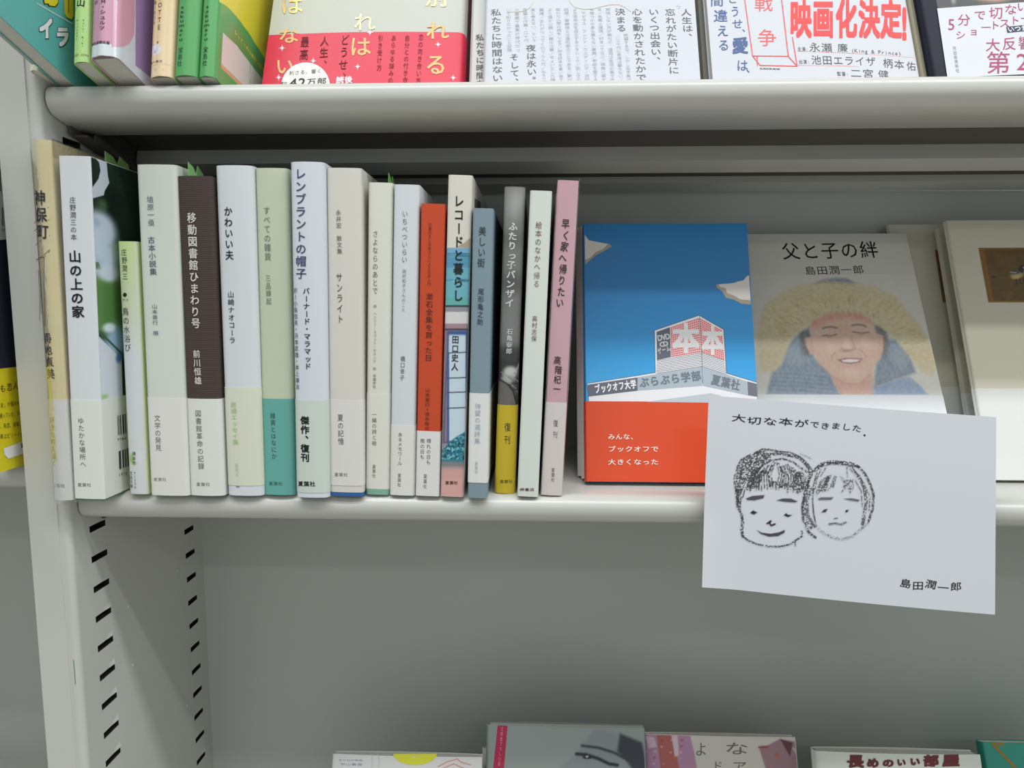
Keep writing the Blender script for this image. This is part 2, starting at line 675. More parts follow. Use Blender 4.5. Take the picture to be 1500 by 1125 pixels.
# ------------------------------------------------------------------ books
class Book:
    """A book standing on its tail: local x across the spine, y from the spine towards the fore-edge, z up."""

    def __init__(self, M, w, h, dep, cover, label, group=None, bulge=0.8, r=1.8, bow=0.0, hard=False,
                 band=None, t=0.5, name='book', cat='book', tail=None):
        self.M, self.w, self.h, self.dep, self.bulge, self.bow = M, w, h, dep, bulge, bow
        self.r = min(r, w * 0.3)
        self.o = empty(name, M)
        tag(self.o, label, cat, group)
        if hard:
            t = 2.0
        self.t = t
        self.ushell('cover', 0, h, 0, t, cover)
        ins = 3.0 if hard else 0.6
        d1 = dep - (4.0 if hard else 0.8)
        x = w / 2 - t - 0.05
        y0 = t + self.r * 0.6
        v, f = box(-x, x, y0, d1, ins, h - ins)
        mesh_obj('page_block', v, f, pages_mat(), self.o)
        self.spine = Surf(self.o, M, self._spine, (0, 0, 0), (0, 1, 0), lambda p: (p[0], p[2]))
        self.right = Surf(self.o, M, self._right, (w / 2, 0, 0), (1, 0, 0), lambda p: (p[1], p[2]))
        self.left = Surf(self.o, M, self._left, (-w / 2, 0, 0), (1, 0, 0), lambda p: (-p[1], p[2]))
        if band:
            z0, z1, m = band
            self.ushell('paper_band', z0, z1, 0.22, 0.2, m)
        if tail:
            self.ushell('cover_board', -0.02, tail[0], 0.1, 0.5, tail[1])

    def _ys(self, x):
        hw = self.w / 2
        R = self.r
        xx = np.clip(abs(x), 0, hw)
        if xx <= hw - R:
            return -self.bulge * (1 - (xx / (hw - R)) ** 2)
        q = (xx - (hw - R)) / R
        return R * (1 - math.sqrt(max(0, 1 - q * q)))

    def _bx(self, y):
        return self.w / 2 + self.bow * math.sin(math.pi * min(max(y / self.dep, 0), 1))

    def _spine(self, a, b, l):
        return (a, self._ys(a) - l, b)

    def _right(self, a, b, l):
        if a < self.r:
            q = 1 - a / self.r
            x = self.w / 2 - self.r * (1 - math.sqrt(max(0, 1 - q * q)))
            return (x + l, a - l * 0.3, b)
        return (self._bx(a) + l, a, b)

    def _left(self, a, b, l):
        p = self._right(-a, b, l)
        return (-p[0], p[1], p[2])

    def outline(self, off):
        hw, R, dep = self.w / 2, self.r, self.dep
        pts = []
        for y in np.linspace(dep, R, 12):
            pts.append((self._bx(y), y, 1, 0))
        for a in np.linspace(0, 90, 6)[1:]:
            q = math.radians(a)
            pts.append((hw - R + R * math.cos(q), R - R * math.sin(q), math.cos(q), -math.sin(q)))
        for x in np.linspace(hw - R, -(hw - R), 9)[1:-1]:
            pts.append((x, self._ys(x), 0, -1))
        mir = [(-p[0], p[1], -p[2], p[3]) for p in pts[:17]][::-1]
        pts += mir
        return [(p[0] + p[2] * off, p[1] + p[3] * off) for p in pts]

    def ushell(self, name, z0, z1, off, t, m):
        o, i = self.outline(off), self.outline(off - t)
        n = len(o)
        V, F = [], []
        for z in (z0, z1):
            V += [(x, y, z) for x, y in o]
        for z in (z0, z1):
            V += [(x, y, z) for x, y in i]
        sm = []
        for k in range(n - 1):
            sm.append(len(F))
            F.append((k, k + n, k + n + 1, k + 1))
            sm.append(len(F))
            F.append((2 * n + k, 2 * n + k + 1, 3 * n + k + 1, 3 * n + k))
        b = len(V)
        V += V[:4 * n]
        for k in range(n - 1):
            F.append((b + k, b + k + 1, b + 2 * n + k + 1, b + 2 * n + k))
            F.append((b + n + k, b + 3 * n + k, b + 3 * n + k + 1, b + n + k + 1))
        for k in (0, n - 1):
            F.append((b + k, b + 2 * n + k, b + 3 * n + k, b + n + k))
        return mesh_obj(name, V, F, m, self.o, smooth_faces=sm)

    def slip(self, a, up, wd, rgb, x=0.0, second=None):
        """paper order slip peeping out of the page block at its head; a: distance from the spine"""
        h = self.h
        v = [(x, a, h - 60), (x, a + wd, h - 60), (x, a + wd, h + up * 0.6), (x, a + wd * 0.62, h + up),
             (x, a + wd * 0.5, h + up * 0.35), (x, a + wd * 0.34, h + up * 0.8), (x, a, h + up)]
        V = v + [(p[0] + 0.25, p[1], p[2]) for p in v]
        n = len(v)
        F = [tuple(range(n)), tuple(range(2 * n - 1, n - 1, -1))] + [(i, (i + 1) % n, (i + 1) % n + n, i + n) for i in range(n)]
        mesh_obj('order_slip', V, F, mat('slip_%d_%d_%d' % rgb, tuple(min(255, int(c * 1.3)) for c in rgb), 0.6), self.o)

    def wrap(self, drop=3.0, seed=3):
        """clear plastic film around the book, slightly creased"""
        rnd = random.Random(seed)
        o = self.outline(0.7)
        n = len(o)
        zs = np.linspace(-drop, self.h + 1.0, 26)
        V, F = [], []
        for z in zs:
            for (x, y) in o:
                V.append((x + rnd.uniform(-.05, .05), y + rnd.uniform(-.10, .02), z))
        for j in range(len(zs) - 1):
            for i in range(n - 1):
                k = j * n + i
                F.append((k, k + 1, k + n + 1, k + n))
        return mesh_obj('plastic_wrap', V, F, wrap_mat(), self.o, smooth=True)


SHELF_Z = -113.0       # top of the middle shelf
UP_Y, UP_Z, TILT = 401.0, 131.0, math.radians(13.0)   # front edge of the tilted display shelf above
LOW_Z = -508.0


def stand(TL, TR, BL, BR, by, dep, cover, label, group='books standing spine out on the middle shelf', shelf=SHELF_Z, band=None, tail=None, minY=386.0, Y=None, **k):
    """A spine-out book on a level shelf from four measured spine corners; by: height of its foot in the photograph."""
    Yb = Y or max(minY, at_z((BL + BR) / 2, by, shelf)[1])
    tl, tr = at_y(*TL, Yb), at_y(*TR, Yb)
    bl, br = at_y(BL, by, Yb), at_y(BR, by, Yb)
    bc = (bl + br) / 2
    bc[2] = shelf
    tc = (tl + tr) / 2
    ang = math.atan2(tc[0] - bc[0], tc[2] - bc[2])
    h = math.hypot(tc[0] - bc[0], tc[2] - bc[2])
    w = ((tr[0] - tl[0]) + (br[0] - bl[0])) / 2 * math.cos(ang) - 0.25
    # lift so that the lower corner rests on the shelf
    bc[2] += abs(math.sin(ang)) * w / 2
    M = frame(bc, ry(ang))
    bd = None
    if band:
        s = Surf(None, M, None, (0, 0, 0), (0, 1, 0), lambda p: (p[0], p[2]))
        cx = (BL + BR) / 2
        z1 = s.uv(cx, band[0])[1]
        z0 = 0.02 if band[1] is None else max(0.02, s.uv(cx, band[1])[1])
        bd = (z0, z1, band[2])
    return Book(M, w, h, dep, cover, label, group, band=bd, tail=tail, **k)


def up_z(Y):
    return UP_Z - math.tan(TILT) * (Y - UP_Y)


def stand_up(Tx0, Tx1, BL, BR, by, h, dep, cover, label, group='books standing spine out on the tilted display shelf', **k):
    """A spine-out book on the tilted display shelf. Tx0, Tx1: where its spine edges meet the top of the picture."""
    def hit(px, py):
        r = ray(px, py)
        t = (UP_Z + math.tan(TILT) * UP_Y) / (r[2] + math.tan(TILT) * r[1])
        return r * t
    c = hit((BL + BR) / 2, by)
    Y = c[1]
    n = np.array([0, math.cos(TILT), -math.sin(TILT)])   # depth axis
    up = np.array([0, math.sin(TILT), math.cos(TILT)])

    def onp(px, py):
        r = ray(px, py)
        return r * (c @ n) / (r @ n)
    bl, br, tl, tr = onp(BL, by), onp(BR, by), onp(Tx0, 0), onp(Tx1, 0)
    w = (br[0] - bl[0]) - 0.25
    d = (tl + tr) / 2 - (bl + br) / 2
    ang = math.atan2(d[0], d @ up)
    R = rx(-TILT) @ ry(ang)
    c[2] += abs(math.sin(ang)) * w / 2 + 0.02
    return Book(frame(c, R), w, h, dep, cover, label, group, **k)


def lean(x0, x1, Yb, zb, ang, h, th, cover, label, spine='left', roll=0.0, group=None, yaw=0.0, **k):
    """A face-out book: front cover between x0 and x1 (mm), foot at Yb, leaning back by ang degrees."""
    wd = x1 - x0
    A = math.radians(ang)
    up = np.array([0, math.sin(A), math.cos(A)])
    nb = np.array([0, math.cos(A), -math.sin(A)])     # away from the reader
    X = np.array([1.0, 0, 0])
    Q = rz(math.radians(yaw))
    up, nb, X = Q @ up, Q @ nb, Q @ X
    rr = math.radians(roll)
    X, up = X * math.cos(rr) + up * math.sin(rr), -X * math.sin(rr) + up * math.cos(rr)
    if spine == 'left':
        Rm = np.stack([-nb, X, up], 1)
        org = np.array([x0, Yb, zb]) + nb * th / 2
    else:
        Rm = np.stack([nb, -X, up], 1)
        org = np.array([x0, Yb, zb]) + X * wd + nb * th / 2
    b = Book(frame(org, Rm), th, h, wd, cover, label, group, **k)
    b.face = b.right if spine == 'left' else b.left
    b.face.clampb = True
    if spine == 'left':
        b.face.amin = b.r + 0.05
    return b


# paper colours
WHITE = mat('white_cover_paper', (208, 212, 216), 0.45, 0.4, 'fibre')
COOL = mat('cool_white_cover', (206, 212, 216), 0.32, 0.45, coat=0.1)
WARM = mat('warm_white_cover', (208, 208, 196), 0.55, 0.3, 'fibre')
IVORY = mat('ivory_cover_paper', (205, 206, 192), 0.6, 0.3, 'fibre')
BANDW = mat('white_band_paper', (212, 216, 210), 0.45, 0.4, 'fibre')
BANDC = mat('cream_band_paper', (214, 214, 208), 0.5, 0.4, 'fibre')

# ------------------------------------------------------------------ the steel bookcase
PAINT = mat('grey_green_shelf_paint', (188, 189, 183), 0.3, 0.5, 'peel', var=0.03, var_scale=8)
INNER = mat('inner_panel_paint', (191, 193, 186), 0.38, 0.45, 'peel', var=0.03, var_scale=8)
BACKP = mat('back_panel_paint', (182, 187, 181), 0.5, 0.4, 'peel', var=0.03, var_scale=5)
DARKP = mat('dark_metal_and_underside_shade', (84, 80, 74), 0.6, 0.3)  # dark brackets and plinth; also the shade painted in below the shelf plate
XI, XO = -283.5, -308.5          # inner and outer face of the upright
YF, YB = 394.0, 554.6            # front of the upright, front of the back panel
ZB, ZT = -1350.0 + 0.0, 620.0


def shelf_profile():
    """closed outline (y, z) of the bent sheet: flat top, rounded nose, underside return"""
    P = [(154.0, 0.0), (60, 0), (9.0, 0.0)]
    for a in np.linspace(90, 180, 7)[1:]:
        q = math.radians(a)
        P.append((9 + 9 * math.cos(q), -7 + 7 * math.sin(q)))
    for a in np.linspace(180, 270, 7)[1:]:
        q = math.radians(a)
        P.append((9 + 9 * math.cos(q), -8 + 9 * math.sin(q)))
    P += [(32, -17), (32, -13.5), (30.6, -13.5), (30.6, -15.8), (9.5, -15.8)]
    for a in np.linspace(270, 180, 6)[1:]:
        q = math.radians(a)
        P.append((9.2 + 7.8 * math.cos(q), -8 + 7.8 * math.sin(q)))
    for a in np.linspace(180, 90, 6)[1:]:
        q = math.radians(a)
        P.append((9.2 + 7.8 * math.cos(q), -7 + 5.8 * math.sin(q)))
    P += [(60, -1.2), (154.0, -1.2)]
    return P


def make_shelf(x0, x1, y, z, tilt, label, ribs=True, depth=None):
    o = empty('shelf', frame((0, y, z), rx(-tilt)))
    tag(o, label, 'shelf')
    P = shelf_profile()
    if depth:
        P = [(depth if p[0] > 150 else p[0], p[1]) for p in P]
    n = len(P)
    V = [(x0, *p) for p in P] + [(x1, *p) for p in P]
    F = [(i, (i + 1) % n, (i + 1) % n + n, i + n) for i in range(n)]
    b = len(V)
    V += V[:2 * n]
    # end caps, as strips between the outer and inner run
    cap = list(range(n))
    F += [tuple(b + i for i in cap[::-1]), tuple(b + n + i for i in cap)]
    mesh_obj('shelf_plate', V, F, PAINT, o, smooth_faces=[i for i in range(n) if 1 < i < 15])
    if ribs:
        v, f = box(x0 + 4, x1 - 4, 84, 86, -12.0, -1.3)
        v2, f2 = box(x0 + 4, x1 - 4, 86, 104, -12.0, -10.8)
        mesh_obj('stiffening_rib', *join([(v, f), (v2, f2)]), PAINT, o)
        mesh_obj('underside_shade_sheet', *box(x0 + 4, x1 - 4, 33, (depth or 154) - 1, -2.0, -1.3), DARKP, o)  # added sheet: shade beneath the plate is put into its dark colour
        mesh_obj('rear_flange', *join([box(x0 + 4, x1 - 4, 133, 134.2, -7.0, -1.3), box(x0 + 4, x1 - 4, 134.2, 150, -7.0, -5.8)]), PAINT, o)
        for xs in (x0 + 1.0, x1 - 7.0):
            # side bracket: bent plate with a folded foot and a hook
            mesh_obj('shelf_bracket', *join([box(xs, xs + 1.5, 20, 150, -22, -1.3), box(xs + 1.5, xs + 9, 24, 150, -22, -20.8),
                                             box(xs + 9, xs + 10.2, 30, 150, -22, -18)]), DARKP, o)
    return o


XR = 640.0
make_shelf(XI + 1, XR, 402.5, SHELF_Z, 0, 'grey metal shelf with rounded lip carrying the row of standing books', depth=150.5)
make_shelf(XI + 1, XR, UP_Y, UP_Z, TILT, 'tilted grey metal display shelf across the top of the picture', depth=155)
make_shelf(XI + 1, XR, 400, LOW_Z, 0, 'lowest grey metal shelf, under the darkened book tops', ribs=False, depth=153)
make_shelf(-640, XO - 1.5, 408, -96, 0, 'shelf of the left bay, under the yellow banded book', ribs=False, depth=145)
make_shelf(-640, XO - 1.5, 404, -395, 0, 'shelf of the left bay at the lower left corner', ribs=False, depth=149)
make_shelf(-640, XO - 1.5, UP_Y + 6, 137, TILT, 'upper shelf of the left bay, mostly hidden by the upright', ribs=False, depth=145)


def side_panel():
    """upright: rounded front edge, inner face pierced by two columns of shelf slots with pressed-out lips"""
    V, F, wells = [], [], []

    def quad(a, b, c, d):
        o = len(V)
        V.extend([a, b, c, d])
        F.append((o, o + 1, o + 2, o + 3))
    R = 3.5
    # front shell (outer face, front, rounded inner corner), swept vertically
    prof = [(XO, YB), (XO, YF + 1.5), (XO + 0.4, YF + 0.4), (XO + 1.5, YF), (XI - R - 3.0, YF), (XI - R - 2.4, YF + 0.5), (XI - R, YF + 0.6)]
    for a in np.linspace(-90, 0, 7)[1:]:
        q = math.radians(a)
        prof.append((XI - R + R * math.cos(q), YF + 0.6 + R + R * math.sin(q)))
    for (x0, y0), (x1, y1) in zip(prof[:-1], prof[1:]):
        quad((x0, y0, ZB), (x1, y1, ZB), (x1, y1, ZT), (x0, y0, ZT))
    sm = list(range(len(F)))
    ya = prof[-1][1]
    cols = [(412.8, 428.8), (527.0, 541.5)]
    pitch, slot_h, zoff = 20.03, 4.2, -141.8
    ks = range(-13, 27)
    zs = sorted(zoff - pitch * k for k in ks)
    zmin, zmax = zs[0] - 6, zs[-1] + 10
    X = XI
    ybr = [ya, cols[0][0], cols[0][1], cols[1][0], cols[1][1], YB]

    def strip(y0, y1, z0, z1):
        quad((X, y0, z0), (X, y1, z0), (X, y1, z1), (X, y0, z1))
    strip(ya, YB, ZB, zmin)
    strip(ya, YB, zmax, ZT)
    for a, b in ((ybr[0], ybr[1]), (ybr[2], ybr[3]), (ybr[4], ybr[5])):
        strip(a, b, zmin, zmax)
    for (y0, y1) in cols:
        z = zmin
        for s in zs:
            strip(y0, y1, z, s)
            # slot well
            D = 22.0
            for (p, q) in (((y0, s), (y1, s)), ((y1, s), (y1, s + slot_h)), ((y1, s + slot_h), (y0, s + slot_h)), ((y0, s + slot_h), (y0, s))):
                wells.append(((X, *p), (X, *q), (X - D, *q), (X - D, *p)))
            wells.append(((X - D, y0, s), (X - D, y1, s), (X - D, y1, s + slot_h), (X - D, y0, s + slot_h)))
            # pressed-out lip above the slot, proud at its rear end
            zt = s + slot_h
            a, b, c = (X, y1 - 7, zt), (X, y1, zt), (X, y1, zt + 4.0)
            d, e = (X + 0.9, y1 - 0.6, zt + 0.2), (X, y1 - 5, zt + 2.2)
            o = len(V)
            V.extend([a, b, c, d, e])
            F.extend([(o, o + 3, o + 4), (o + 3, o + 2, o + 4), (o + 3, o + 1, o + 2), (o, o + 1, o + 3)])
            strip(y0, y1, s + slot_h, s + slot_h)
            z = s + slot_h
        strip(y0, y1, z, zmax)
    return V, F, sm, wells


case = empty('bookcase', frame((XI, YF, ZB), np.eye(3)))
tag(case, 'grey green steel bookcase with slotted upright and plain back panel', 'bookcase')


def casepart(name, v, f, m, **k):
    v = np.asarray(v, float) - np.array([XI, YF, ZB])
    return mesh_obj(name, v, f, m, case, **k)


V, F, sm, wells = side_panel()
casepart('side_panel', V, F, INNER, smooth_faces=sm)
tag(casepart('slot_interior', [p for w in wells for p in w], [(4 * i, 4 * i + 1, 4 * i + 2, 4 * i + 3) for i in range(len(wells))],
             mat('slot_shade_dark', (38, 38, 36), 0.6, 0.3)), kind='stuff')  # near-black colour stands in for the unlit inside of the slots
v, f = box(XO + 0.6, XI - 6.2, YF - 0.35, YF + 0.4, ZB, ZT)
casepart('front_trim', v, f, INNER)
casepart('back_panel', *box(XI, XR, YB, YB + 2, ZB, ZT), BACKP)
casepart('back_panel', *box(-640, XO, YB - 6, YB - 4, ZB, ZT), BACKP)
casepart('side_panel', *box(XR, XR + 25, YF, YB, ZB, ZT), PAINT)
casepart('side_panel', *box(-665, -640, YF, YB, ZB, ZT), PAINT)
casepart('plinth', *box(-640, XR, YF + 10, YF + 14, ZB, ZB + 60), DARKP)
for (y, z) in ((448, -206), (514, -206), (517, -322), (455, -345), (449, -250)):
    V, F = [], []
    for i in range(8):
        a = i * math.pi / 4
        V.append((XI, y + 1.3 * math.cos(a), z + 1.3 * math.sin(a)))
        V.append((XI + 0.7, y + 0.7 * math.cos(a), z + 0.7 * math.sin(a)))
    for i in range(8):
        j = (i + 1) % 8
        F.append((2 * i, 2 * j, 2 * j + 1, 2 * i + 1))
    F.append(tuple(range(1, 16, 2)))
    casepart('rivet', V, F, INNER)
casepart('pen_mark', *box(XI - 3.6, XI - 3.2, YF + 0.45, YF + 0.62, -233, -217), ink((96, 140, 128)))

floor = world_mesh('floor', *box(-2500, 2500, -3000, 1200, -1360, -1350), mat('shop_floor_vinyl', (206, 200, 188), 0.5, 0.4, var=0.06, var_scale=3))
tag(floor, kind='structure')

# ------------------------------------------------------------------ middle shelf, spine-out row, left to right
NAT = '夏葉社'

# 1 worn sand-coloured book in plastic
b = stand((44, 206), (73, 204), 79.5, 107, 738, 140, mat('sand_cover_paper', (198, 188, 148), 0.6, 0.3, 'fibre', var=0.05, var_scale=40),
          'sand coloured book in crinkled plastic, hand-lettered spine, against the upright', bulge=0.8, Y=387.5,
          band=(585, None, mat('grey_white_band', (196, 198, 194), 0.4, 0.4)))
s = b.spine
random.seed(4)
text(s, 'title_text', [('v', '神保町', (59.5, 278), (64, 352), 20, 0.02, 0.08)], (52, 48, 44))
text(s, 'author_text', [('v', '得地直美', (68, 487), (77, 556), 15, 0.01, 0.1)], (52, 48, 44))
text(s, 'band_text', [('v', '好きな町を描く', (77, 610), (80, 684), 9)], (120, 122, 118), 0.34)
text(s, 'publisher_text', [('h', NAT, (76, 711), (97, 711), 6)], (110, 110, 106), 0.34)
for pl_ in ([[(47, 327), (60, 315), (72, 304)], [(47, 338), (62, 330), (73, 322)], [(49, 359), (60, 352), (74, 345)],
                         [(50, 382), (58, 378), (66, 377), (74, 368)], [(50, 380), (60, 377), (68, 372), (74, 366)], [(66, 377), (65, 420), (66, 478)],
                         [(53, 395), (55, 430), (55, 470)], [(56, 395), (57, 460)], [(67, 560), (68, 585)]]):
    lines(s, 'pen_line', [pl_], (80, 74, 62), 0.3)
b.wrap(2.0)

# 2 white book with a photographic jacket
b = stand((84.5, 229), (132.5, 229), 110, 153, 733, 128, WHITE, 'white spined book with green leaf photograph on its cover, tallest near the upright',
          bulge=0.35, r=1.0, band=(586, 730.5, BANDW), tail=(2.5, mat('green_board', (52, 104, 66), 0.5)))
s = b.spine
text(s, 'author_text', [('v', '庄野潤三の本', (107, 288), (109, 353), 10)], (58, 58, 64))
text(s, 'title_text', [('v', '山の上の家', (110, 366), (115.5, 467), 20, 0.02)], (26, 26, 32))
text(s, 'band_text', [('v', 'ゆたかな場所へ', (119, 611), (123, 685), 10)], (96, 98, 94), 0.34)
text(s, 'publisher_text', [('h', NAT, (114, 710), (135, 710), 6)], (100, 102, 98), 0.34)
s = b.right
z1 = b.spine.uv(132, 586)[1]
A = Art(s, 1.1, 118, z1 - 1, b.h - 0.3, 0.45, (40, 60, 44))
A.mixin(A.noise(.08, .06, 3) * 0.6, (22, 34, 28))
A.blob((160, 300), 22, 60, (18, 28, 24), 0.9, 0.7)
A.poly([(130, 400), (175, 350), (190, 470), (185, 500), (130, 480)], (86, 128, 70), 6)
A.blob((150, 300), 12, 14, (70, 96, 66), 0.9)
A.poly([(134, 226), (148, 229), (156, 238), (158, 258), (160, 268), (153, 280), (152, 286), (134, 291), (134, 276), (144, 262), (147, 250), (145, 238), (140, 232)], (196, 208, 218), 1.2)
A.blob((146, 338), 34, 38, (196, 210, 226), 0.5)
A.blob((140, 325), 12, 12, (150, 176, 206), 0.9, 0.7)
A.blob((150, 378), 34, 38, (190, 206, 226), 0.6)
A.blob((146, 388), 10, 22, (130, 160, 204), 0.9, 0.4, 0.5)
A.poly([(138, 384), (144, 384), (149, 395), (138, 394)], (84, 110, 84), 2)
A.blob((160, 400), 22, 18, (200, 214, 230), 0.6)
A.blob((170, 500), 24, 34, (150, 184, 214), 0.7)
A.blob((160, 480), 14, 10, (214, 226, 240), 0.7)
A.poly([(142, 490), (178, 526), (180, 590), (142, 590)], (206, 214, 226), 2)
A.line([(141, 483), (158, 498), (180, 520)], (54, 84, 58), 3.5, 1.5)
A.blob((174, 525), 7, 10, (84, 126, 178), 0.8)
A.blob((153, 581), 8, 6, (150, 196, 130), 0.8)
A.done('cover_photo', 0.08, 0.3, 0.2)
sb = s
for (x0, x1, y0, y1, sd) in ((171, 183, 609, 638, 2), (173, 185, 661, 688, 9)):
    rnd = random.Random(sd)
    V, F = [], []
    a0, a1 = sb.uv(x0, y0)[0], sb.uv(x1, y0)[0]
    bt, bb = sb.uv(x0, y0)[1], sb.uv(x0, y1)[1]
    a = a0
    while a < a1 + 16:
        wd = rnd.choice((0.5, 0.9, 1.4, 2.0))
        o = len(V)
        V += [(a, bb), (a + wd, bb), (a + wd, bt), (a, bt)]
        F.append((o, o + 1, o + 2, o + 3))
        a += wd + rnd.choice((0.6, 0.9, 1.5))
    sb.put('barcode', V, F, ink((58, 58, 60)), 0.42)
text(sb, 'barcode_digits', [('h', '9784', (171, 644), (184, 642), 6)], (70, 70, 70), 0.34)
text(sb, 'barcode_digits', [('h', '1920', (173, 696), (186, 693), 7)], (70, 70, 70), 0.34)
b.slip(28, 9, 24, (104, 140, 84))

# 3 small pale green pocket book
b = stand((172.5, 353.5), (200.5, 354), 188.5, 218.5, 724, 105, mat('pale_yellow_green_cover', (196, 210, 146), 0.4, 0.4, 'fibre'),
          'short pale green pocket book, lowest of the row, beside the leaf photo cover', bulge=0.4)
s = b.spine
A = Art(s, -b.w / 2 + 0.3, b.w / 2 - 0.3, 0.3, b.h - 0.3, 0.7, (206, 210, 212))
g = np.clip((A.B - 85) / 70, 0, 1) * np.clip(1.15 - (A.A + b.w / 2) / b.w * 0.35, 0, 1)
A.mixin(g * (0.9 + 0.1 * A.noise(.1, .1, 2)), (192, 212, 138))
A.mixin(np.clip((A.A - b.w * 0.32) / 1.0, 0, 1) * 0.7, (214, 216, 204))
A.blob((196, 672), 9, 12, (150, 190, 110), 0.6)
A.blob((203, 668), 9, 12, (208, 212, 214), 0.3)
A.done('spine_print', 0.06, 0.4)
text(s, 'author_text', [('v', '庄野潤三', (182, 364), (184, 411), 9)], (60, 66, 60))
text(s, 'title_text', [('v', '鳥の水浴び', (184, 450), (188, 516), 10.5)], (50, 54, 56))
patch(s, 'emblem', [(183.3 + 3.2 * math.cos(a), 432 + 3.2 * math.sin(a)) for a in np.linspace(0, 6.2, 14)], (40, 42, 40))
text(s, 'code_text', [('h', 'A12', (180, 439), (189, 439), 4)], (60, 64, 60))
text(s, 'publisher_text', [('v', '講談社', (197, 661), (197, 681), 5.5), ('v', '文芸文庫', (192, 690), (193, 715), 5), ('v', 'Ｙ1550', (198, 690), (199, 716), 5)], (60, 62, 64))

# 4 white-green hardcover
b = stand((197.5, 241), (258.5, 242), 220, 277, 726, 132, mat('white_jacket_paper', (202, 208, 198), 0.42, 0.4, 'fibre'),
          'thick off-white hardcover with slate blue lettering, left of the dark brown book', bulge=0.50, r=3, hard=True, band=(583, None, BANDC))
s = b.spine
text(s, 'author_text', [('v', '埴原一亟', (220.5, 287), (222.5, 332), 11)], (92, 104, 118))
text(s, 'title_text', [('v', '古本小説集', (222, 346), (225.5, 404), 11.5, 0.008)], (84, 96, 110))
text(s, 'editor_text', [('v', '山本善行 撰', (227, 445), (229, 492), 9)], (84, 96, 110))
text(s, 'band_text', [('v', '文学の発見', (231, 607), (233, 661), 10)], (112, 114, 106), 0.34)
text(s, 'publisher_text', [('h', NAT, (225, 702), (245, 702), 5.5)], (120, 122, 116), 0.34)

# 5 dark brown cloth book
b = stand((258.5, 258), (310.5, 258), 278, 329, 726, 130, mat('dark_brown_ribbed_cloth', (78, 66, 62), 0.75, 0.25, 'ribs'),
          'dark brown ribbed cloth book with pale silver lettering', bulge=0.72, r=2.6, hard=True, band=(584, None, BANDW))
s = b.spine
text(s, 'title_text', [('v', '移動図書館ひまわり号', (281.5, 311), (288, 482), 15, 0.01)], (214, 212, 206))
text(s, 'author_text', [('v', '前川恒雄', (288.5, 512), (291.5, 564), 11.5, 0.01)], (208, 206, 200))
text(s, 'band_text', [('v', '図書館革命の記録', (291, 600), (296, 688), 10)], (104, 104, 100), 0.34)
text(s, 'publisher_text', [('h', NAT, (288, 709), (309, 709), 6)], (110, 110, 104), 0.34)
b.slip(5, 9, 18, (100, 140, 88), -6)

# 6 white
b = stand((312, 240), (371, 245), 332.5, 385, 726, 130, COOL, 'glossy white book with black title between brown cloth and sage green spines',
          bulge=0.63, r=4, hard=True, band=(568, 711, mat('pale_lime_band', (208, 212, 194), 0.45, 0.4)))
s = b.spine
text(s, 'title_text', [('v', 'かわいい夫', (334.5, 302), (337, 382), 13.5, 0.012)], (28, 30, 32))
text(s, 'author_text', [('v', '山崎ナオコーラ', (338.5, 426), (341, 504), 10.5, 0.006)], (40, 42, 44))
text(s, 'band_text', [('v', '結婚エッセイ集', (342.5, 588), (346, 652), 9.5, 0.01)], (176, 202, 150), 0.34)
text(s, 'publisher_text', [('v', NAT, (347, 678), (348.5, 698), 6)], (188, 204, 168), 0.34)
patch(s, 'edge_mark', [(346, 712), (352, 712), (351, 713.5), (347, 713.5)], (120, 122, 120), 0.15)

# 7 sage green with teal band
b = stand((372, 246), (421, 247), 386, 432, 725, 130, mat('sage_green_cover', (190, 198, 174), 0.5, 0.35, 'fibre'),
          'sage green book with a teal paper band', bulge=0.54, r=3, hard=True, band=(584, None, mat('teal_band_paper', (98, 166, 156), 0.4, 0.4)))
s = b.spine
text(s, 'title_text', [('v', 'すべての雑貨', (391, 302), (393, 383), 11)], (108, 114, 96))
text(s, 'author_text', [('v', '三品輝起', (393, 402), (394.5, 447), 8.5)], (110, 116, 98))
text(s, 'band_text', [('v', '雑貨とはなにか', (400, 604), (402.5, 673), 8.5)], (52, 84, 82), 0.34)
text(s, 'publisher_text', [('h', NAT, (394, 708), (415, 708), 6)], (60, 92, 88), 0.34)

# 8 tall white with large title
b = stand((422.5, 235), (475.5, 240), 433, 481, 729, 132, mat('bluish_white_jacket', (206, 212, 220), 0.3, 0.45, coat=0.15),
          'tallest white book with large indigo title letters down its spine', bulge=0.63, r=4, hard=True,
          band=(586, 721.5, mat('mint_grey_band', (196, 206, 198), 0.4, 0.4)))
s = b.spine
text(s, 'title_text', [('v', 'レンブラントの帽子', (440.5, 246), (441.5, 410), 18, 0.012)], (70, 76, 106))
text(s, 'author_text', [('v', 'バーナード・マラマッド', (449, 421), (451.5, 542), 11, 0.012)], (34, 36, 42))
text(s, 'translator_text', [('v', '訳ー小島信夫・浜本武雄・井上謙治', (432, 421), (435.5, 571), 7)], (70, 74, 82))
text(s, 'band_text', [('v', '傑作、復刊', (447, 609), (447.5, 677), 14, 0.03)], (24, 26, 26), 0.34)
text(s, 'publisher_text', [('h', NAT, (436, 708.5), (463, 708.5), 8, 0.02)], (30, 32, 32), 0.34)

